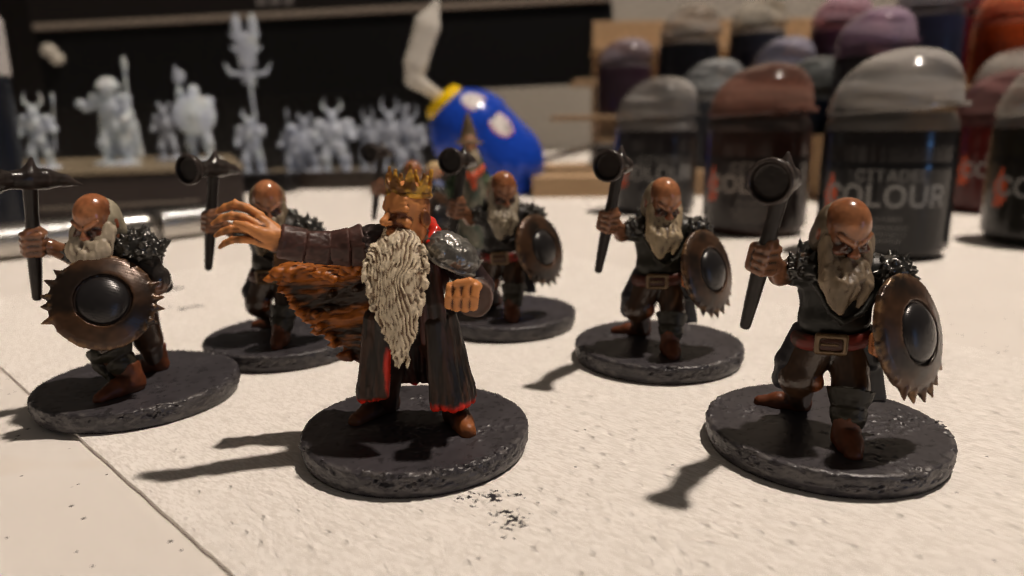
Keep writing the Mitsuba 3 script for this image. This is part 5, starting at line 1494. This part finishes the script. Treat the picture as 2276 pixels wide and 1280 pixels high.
# ------------------------------------------------------------------ two painted figurines behind
def wizard():
    B = Figure()
    v = Vol((-7, -6, 2), (7, 6, 40), 0.3)
    v.add(lathe_sdf((0, 0, 3.5), (0, 0, 1), [(0, 6.2), (4, 5.2), (12, 4.2), (20, 3.8), (24, 3.4), (27, 1.6)]))
    v.warp(lambda P: 1.1 * (vn(P * [1.3, 1.3, 0.25], 0.6, 201) - 0.5), 1.2)
    V, F = v.mesh()
    C = lerp(np.broadcast_to(lin(58, 70, 58), V.shape), np.broadcast_to(lin(112, 108, 92), V.shape), sst(0.45, 0.6, vn(V * [1, 1, 0.4], 0.4, 202)))
    B.put('robe', (V, F), 'paint_satin', ink_or_darken(C, V, F, 0.12, 0.7, lin(20, 24, 18), hi=0.2))
    v = Vol((-4, -5, 24), (4, 4, 39), 0.25)
    v.add(ell((0, -0.4, 31), (2.1, 2.3, 2.8))).add(cap((0, -2.4, 31), (0, -3.0, 30), 0.4, 0.55), 0.3)
    v.chain([(0, 0, 29), (0, 0.4, 26)], [1.6, 2.2], 0.5)
    V, F = v.mesh()
    B.put('head', (V, F), 'paint_satin', mottled(np.broadcast_to(lin(166, 118, 84), V.shape), V, 0.3, 0.5, 203))
    v = Vol((-4.4, -4.5, 22), (4.4, 5, 41), 0.25)
    v.add(lathe_sdf((0, 0.6, 32), (0, 0.06, 1), [(-0.8, 3.9), (-0.3, 3.8), (0.2, 2.4), (3.5, 1.6), (6.5, 0.7), (7.6, 0.1)]))
    v.warp(lambda P: 0.5 * (vn(P, 0.7, 205) - 0.5), 1)
    V, F = v.mesh()
    B.put('hat', (V, F), 'paint_satin', mottled(np.broadcast_to(lin(96, 80, 58), V.shape), V, 0.4, 0.5, 206))
    v = Vol((-3.6, -6, 18), (3.6, 1, 31), 0.25)
    for i in range(7):
        a = (i - 3) / 3
        v.chain([(a * 1.7, -2.0 + 0.5 * a * a, 29.6), (a * 1.5, -3.6 + 0.5 * a * a, 26.5), (a * 0.4, -4.0, 22.6 + abs(a) * 1.5)], [0.6, 0.65, 0.25], 0.2)
    V, F = v.mesh()
    B.put('beard', (V, F), 'paint_satin', ink_or_darken(np.broadcast_to(lin(150, 136, 112), V.shape), V, F, 0.1, 0.7, lin(80, 64, 44)))
    v = Vol((-4.6, -5.2, 19), (4.6, 4, 27), 0.25)
    v.chain([(-3.4, 0.6, 25), (-2.2, -2.6, 24.2), (0.2, -3.8, 22.8), (2.4, -2.6, 24.2), (3.4, 0.6, 25)], [1.0, 1.0, 1.1, 1.0, 1.0], 0.4).chain([(0.2, -3.8, 22.8), (0.6, -4.2, 20.2)], [1.0, 0.7], 0.3)
    V, F = v.mesh()
    B.put('scarf', (V, F), 'paint_satin', mottled(np.broadcast_to(lin(186, 74, 38), V.shape), V, 0.4, 0.5, 207))
    v = Vol((-8.5, -3.6, 5), (9, 6, 29), 0.3)
    for s in (-1, 1):
        v.chain([(s * 2.6, 1.2, 26.5), (s * 5.4, 1.2, 20), (s * 6.2, 1.8, 8)], [1.2, 1.4, 1.2], 0.8)
    v.chain([(-2.8, 2.6, 26), (-3.5, 4, 8)], [1.6, 1.6], 1).chain([(2.8, 2.6, 26), (3.5, 4, 8)], [1.6, 1.6], 1)
    v.warp(lambda P: 1.8 * (vn(P, 0.75, 208) - 0.5), 1.2)
    V, F = v.mesh()
    C = lerp(np.broadcast_to(lin(26, 44, 30), V.shape), np.broadcast_to(lin(72, 90, 56), V.shape), sst(0.5, 0.62, vn(V, 1.1, 209)))
    B.put('leafy_cloak', (V, F), 'paint_satin', ink_or_darken(C, V, F, 0.12, 0.7, hi=0.3))
    return B


wz = wizard()
wz.place('wizard_figurine', -11.0, 197.0, 10)
put_base('wizard_figurine', 0, -11.0, 197.0, 50)
tag('wizard_figurine', 'painted wizard figurine in mossy green cloak and orange scarf before the glue bottle', 'figurine')


def halfling():
    B = Figure()
    v = Vol((-6, -5, 3), (6, 5, 26), 0.3)
    v.add(lathe_sdf((0, 0, 3.5), (0, 0, 1), [(0, 4.2), (5, 3.9), (11, 3.4), (15, 3.0), (16.5, 1.6)]))
    for s in (-1, 1):
        v.chain([(s * 2.8, 0, 18), (s * 4.4, -0.6, 14), (s * 3.4, -3.0, 12)], [1.3, 1.1, 1.0], 0.4)
    v.warp(lambda P: 0.8 * (vn(P * [1, 1, 0.4], 0.6, 221) - 0.5), 1)
    V, F = v.mesh()
    B.put('coat', (V, F), 'paint_satin', ink_or_darken(mottled(np.broadcast_to(lin(70, 82, 120), V.shape), V, 0.35, 0.4, 222), V, F, 0.1, 0.6))
    v = Vol((-3, -4, 18), (3, 3, 26), 0.25)
    v.add(ell((0, -0.2, 22.2), (1.9, 2.0, 2.3))).add(cap((0, -2.0, 22.2), (0, -2.5, 21.6), 0.35, 0.45), 0.3)
    V, F = v.mesh()
    B.put('head', (V, F), 'paint_satin', np.broadcast_to(lin(184, 138, 104), V.shape))
    v = Vol((-4, -3.5, 18), (4, 4, 27), 0.25)
    v.add(ell((0, 0.5, 23.2), (2.6, 2.4, 2.2))).sub(ell((0, -2.4, 21.8), (1.8, 1.8, 2.0)), 0.3)
    v.warp(lambda P: 0.9 * (vn(P, 0.8, 224) - 0.5), 1)
    V, F = v.mesh()
    B.put('hair', (V, F), 'paint_satin', mottled(lerp(lin(206, 178, 132), lin(204, 104, 52), sst(23.6, 22.4, V[:, 2])), V, 0.3, 0.5, 225))
    return B


halfling().place('halfling_figurine', -23.5, 226.0, 0)
put_base('halfling_figurine', 2, -23.5, 226.0, 95)
tag('halfling_figurine', 'small blurred figurine with sandy orange hair and blue coat, behind the gold crown', 'figurine')


# ------------------------------------------------------------------ unpainted translucent grey figurines at the back
RES = lin(230, 237, 250)
scene['resin_clear'] = {'type': 'principledthin', 'base_color': VC, 'roughness': 0.32, 'diff_trans': 0.9, 'eta': 1.45}


def resin(key, x, y, z, s, seed, label, arms, horns=(), weapon=None, shield=None, cloak=False, hood=False, tone=1.0, bulk=1.0, rz=0):
    """a rough humanoid about 30 units tall scaled by s; arms = two hand positions"""
    rng = np.random.default_rng(seed)
    h = 0.42
    mats = {}

    def out(name, v, warp=0.5):
        v.warp(lambda P: warp * (vn(P, 0.55, seed) - 0.5) + 0.5 * warp * (vn(P, 1.3, seed + 1) - 0.5), 1.5)
        V, F = v.mesh()
        C = mottled(np.broadcast_to(RES * tone, V.shape), V, 0.25, 0.2, seed)
        C = ink_or_darken(C, V, F, 0.15, 0.35, RES * 0.35)  # hollows darkened in the colour; no ink on these unpainted figurines
        shape(f'{key}__{name}', (V * s, F), 'resin_clear', True, np.clip(C, 0.01, 0.9), (x, y, z), rz)
    v = Vol((-9, -9, 0), (9, 9, 2), h)
    v.add(lathe_sdf((0, 0, 0), (0, 0, 1), [(0, 7.4), (1.0, 7.2), (1.3, 6.8)]))
    out('base', v, 0.3)
    v = Vol((-14, -9, 0.6), (14, 8, 36), h)
    b = bulk
    v.chain([(-2.0 * b, 0, 12), (-3.0 * b, -1.6, 7), (-2.8 * b, 0.3, 1.6), (-3.0 * b, -1.8, 1.4)], [2.2 * b, 1.8 * b, 1.3 * b, 1.0 * b], 0.8)
    v.chain([(2.0 * b, 0, 12), (3.2 * b, -0.6, 7), (3.4 * b, 1.0, 1.6), (3.9 * b, -1.0, 1.4)], [2.2 * b, 1.8 * b, 1.3 * b, 1.0 * b], 0.8)
    v.add(ell((0, 0, 13), (3.3 * b, 2.6 * b, 3))).add(ell((0, 0, 19), (4.3 * b, 3.2 * b, 4.6)), 1.2)
    hz = 25.5
    v.add(ell((0, -1.2, hz), (2.1, 2.4, 2.7)), 0.8).add(cap((0, -3.2, hz - 0.3), (0, -4.2, hz - 1.2), 0.7, 0.5), 0.5)
    for sg, a in zip((-1, 1), arms):
        a = np.array(a, float)
        s0 = np.array((sg * 4.3 * b, 0, 21.6))
        el = (s0 + a) / 2 + [sg * 1.2, 0.8, -1.8]
        v.chain([s0, el, a], [1.9 * b, 1.45 * b, 1.2], 0.7)
        v.add(ell(a, (1.35, 1.35, 1.3)), 0.5)
        v.add(ell(s0 + [sg * 0.3, 0, 0.8], (2.2 * b, 2.1 * b, 1.7)), 0.5)
    if hood:
        v.add(ell((0, -0.2, hz + 1.2), (3.2, 3.2, 2.6)), 0.5).sub(ell((0, -3.4, hz - 0.2), (1.6, 1.6, 2.0)), 0.3)
        v.add(ell((0.4, -0.4, hz + 0.8), (4.2, 4.2, 0.7)), 0.4)
    for k in range(14):
        d = rng.normal(size=3); d /= np.linalg.norm(d)
        p = np.array([0, 0, 18]) + d * [4.4 * b, 3.2, 4.8]
        v.add(cap(p, p + d * rng.uniform(0.5, 1.6), 0.7, 0.15), 0.3)
    out('body', v)
    if horns:
        v = Vol((-9, -5, 22), (9, 6, 40), h)
        for hn in horns:
            v.chain([np.array(p, float) for p in hn], np.linspace(0.95, 0.2, len(hn)), 0.4)
        out('horns', v, 0.3)
    if cloak:
        v = Vol((-10, -2, 1), (10, 9, 26), h)
        for t in np.linspace(-1, 1, 7):
            v.chain([(t * 4.2, 1.6, 23), (t * 5.2, 3.6, 13), (t * 6.0, 4.4, 3)], [1.0, 1.3, 1.0], 1.0)
        out('cloak', v, 0.9)
    if weapon:
        nm, pts, rs, heads = weapon
        P = np.array(pts, float)
        allp = np.vstack([P] + [np.array(q[0], float)[None] for q in heads])
        v = Vol(allp.min(0) - 6, allp.max(0) + 6, h)
        v.chain(P, rs, 0.2)
        for q in heads:
            v.add(ell(*q) if len(q) == 2 else cap(*q), 0.4)
        out(nm, v, 0.4)
    if shield:
        c, n, r = shield
        v = Vol(np.array(c) - r - 2, np.array(c) + r + 2, h)
        v.add(lathe_sdf(c, n, [(-0.7, r * 0.97), (-0.1, r), (0.3, r * 0.9), (0.35, r * 0.86), (0.7, r * 0.5), (0.9, r * 0.32), (1.4, r * 0.2), (1.5, 0.1)]))
        out('shield', v, 0.25)
    tag(key, label, 'figurine', 'unpainted pale resin figurines at the back')


Hn = lambda w, t, f=0: (((-1.4, -0.6, 27.4), (-3.2 * w, -0.6 + f, 29.4), (-3.4 * w, -0.4 + f, 31.5 * t), (-2.4 * w, -0.4 + f, 34 * t)), ((1.4, -0.6, 27.4), (3.2 * w, -0.6 + f, 29.4), (3.4 * w, -0.4 + f, 31.5 * t), (2.4 * w, -0.4 + f, 34 * t)))
resin('resin_figurine', -192, 300, 21.3, 0.9, 1, 'unpainted horned resin figurine at the left edge of the dark box', ((-7, -3, 15), (8, -2, 17)), Hn(1.2, 1.0), ('spear', [(8, -2, 8), (9.5, -1, 30)], [0.4, 0.35], [((9.5, -1, 31), (0.9, 0.5, 2.2))]), None, bulk=1.1)
resin('resin_figurine_001', -176.5, 329, 21.3, 1.3, 2, 'unpainted resin figurine in a brimmed hat, arm held out, on the dark box', ((-9.5, -1.5, 20.5), (5.5, -3, 15)), (), ('spear', [(6.2, -2, 2), (6.8, -1, 31)], [0.5, 0.45], [((6.8, -1, 33), (1.0, 0.5, 2.8))]), None, True, True, 1.05, 1.05)
resin('resin_figurine_002', -145, 344, 21.3, 1.24, 3, 'unpainted resin figurine with raised axe and round shield, right end of the dark box', ((-4.5, -2.5, 25.5), (3.4, -4.5, 17)), (), ('axe', [(-4.5, -2.5, 18), (-5.0, -2.2, 31)], [0.5, 0.5], [((-4.4, -2.2, 31), (2.4, 0.6, 2.6)), ((-5.4, -2.2, 33), (0.6, 0.5, 2))]), ((1.2, -5.8, 17.2), (0.25, -1, 0.12), 7.6), tone=1.0)
resin('resin_figurine_003', -174, 374, 21.3, 0.94, 4, 'small unpainted resin figurine behind the one with the shield', ((-6, -3, 16), (6, -2, 24)), Hn(0.9, 0.9), None, None, tone=0.75)
# the standard bearer and the horned band on the tray
_std = [((1.5, 0, 61), (5.6, 1.0, 7.5)), ((-2.4, 0, 70), (2.4, 0.9, 6.5)), ((5.4, 0, 70.5), (2.4, 0.9, 6.5)), ((1.5, 0, 65), (6.4, 0.9, 2.4)), ((1.5, 0, 54), (4.6, 0.9, 3.2)),
        ((1.5, 0, 48.5), (-7.0, 0, 49.0), 1.2, 0.9), ((-7.0, 0, 49), (-10.0, 0, 54), 1.0, 0.3), ((1.5, 0, 48.5), (10.0, 0, 49.0), 1.2, 0.9), ((10.0, 0, 49), (13.0, 0, 54), 1.0, 0.3), ((1.5, 0, 46), (3.6, 1.0, 2.2)),
        ((-4.0, 0, 60), (-6.4, 0, 61.5), 1.0, 0.3), ((7.0, 0, 60), (9.2, 0, 61.5), 1.0, 0.3), ((-3.6, 0, 65.5), (-6.4, 0, 68), 1.0, 0.3), ((6.4, 0, 65.5), (9.0, 0, 68), 1.0, 0.3), ((-1.2, 0, 44), (1.5, 0, 46), 0.4, 1.0), ((4.4, 0, 43), (1.5, 0, 46), 0.4, 1.0)]
resin('resin_figurine_004', -161, 458, 8.2, 1.25, 5, 'unpainted horned resin figurine carrying a tall ornate standard on a pole', ((-6, -3, 15), (3.6, -2.6, 22)), Hn(1.0, 0.95), ('standard', [(4.2, -2.2, 8), (2.8, -1.2, 36), (1.0, 0, 61)], [0.8, 0.75, 0.7], _std), None, bulk=1.1, tone=0.95)
resin('resin_figurine_005', -135.5, 459, 8.2, 1.06, 6, 'short unpainted resin figurine in a rounded helm, right of the standard bearer', ((-7, -3, 17), (8, -4, 19)), (), ('sword', [(8, -4, 19), (15, -5, 25)], [0.5, 0.3], []), None, True, True, 0.85)
resin('resin_figurine_006', -109, 456, 8.2, 1.37, 7, 'broad unpainted horned resin figurine in the middle of the tray', ((-8.5, -3, 17), (8.5, -3, 16)), Hn(1.25, 0.98), ('club', [(-8.5, -3, 17), (-14, -4, 13)], [0.7, 1.2], []), None, bulk=1.4, tone=0.95)
resin('resin_figurine_007', -74.5, 461, 8.2, 1.33, 8, 'unpainted horned resin figurine beside the glue bottle', ((-8, -3, 15), (7, -3, 21)), Hn(1.1, 1.02), ('club', [(7, -3, 21), (8.5, -3, 30)], [0.6, 1.1], []), None, bulk=1.2, tone=0.8)
resin('resin_figurine_008', -92, 480, 8.2, 1.19, 9, 'unpainted horned resin figurine standing behind its neighbours, second nearest the glue bottle', ((-8, -1, 19), (7, -2, 14)), Hn(0.8, 1.0), None, None, bulk=1.1, tone=0.75)
resin('resin_figurine_009', -132, 476, 8.2, 1.22, 10, 'unpainted horned resin figurine half hidden in the second row of the tray', ((-7, -3, 20), (7, -3, 15)), Hn(1.0, 0.9), ('spear', [(-7, -3, 8), (-8.5, -2, 30)], [0.5, 0.4], [((-8.5, -2, 31), (0.9, 0.5, 2.2))]), None, bulk=1.2, tone=0.8)
resin('resin_figurine_010', -64, 474, 8.2, 1.2, 11, 'unpainted horned resin figurine partly behind the glue bottle', ((-7.5, -3, 21), (7, -3, 14)), Hn(1.15, 1.05), None, None, bulk=1.2, tone=0.75)
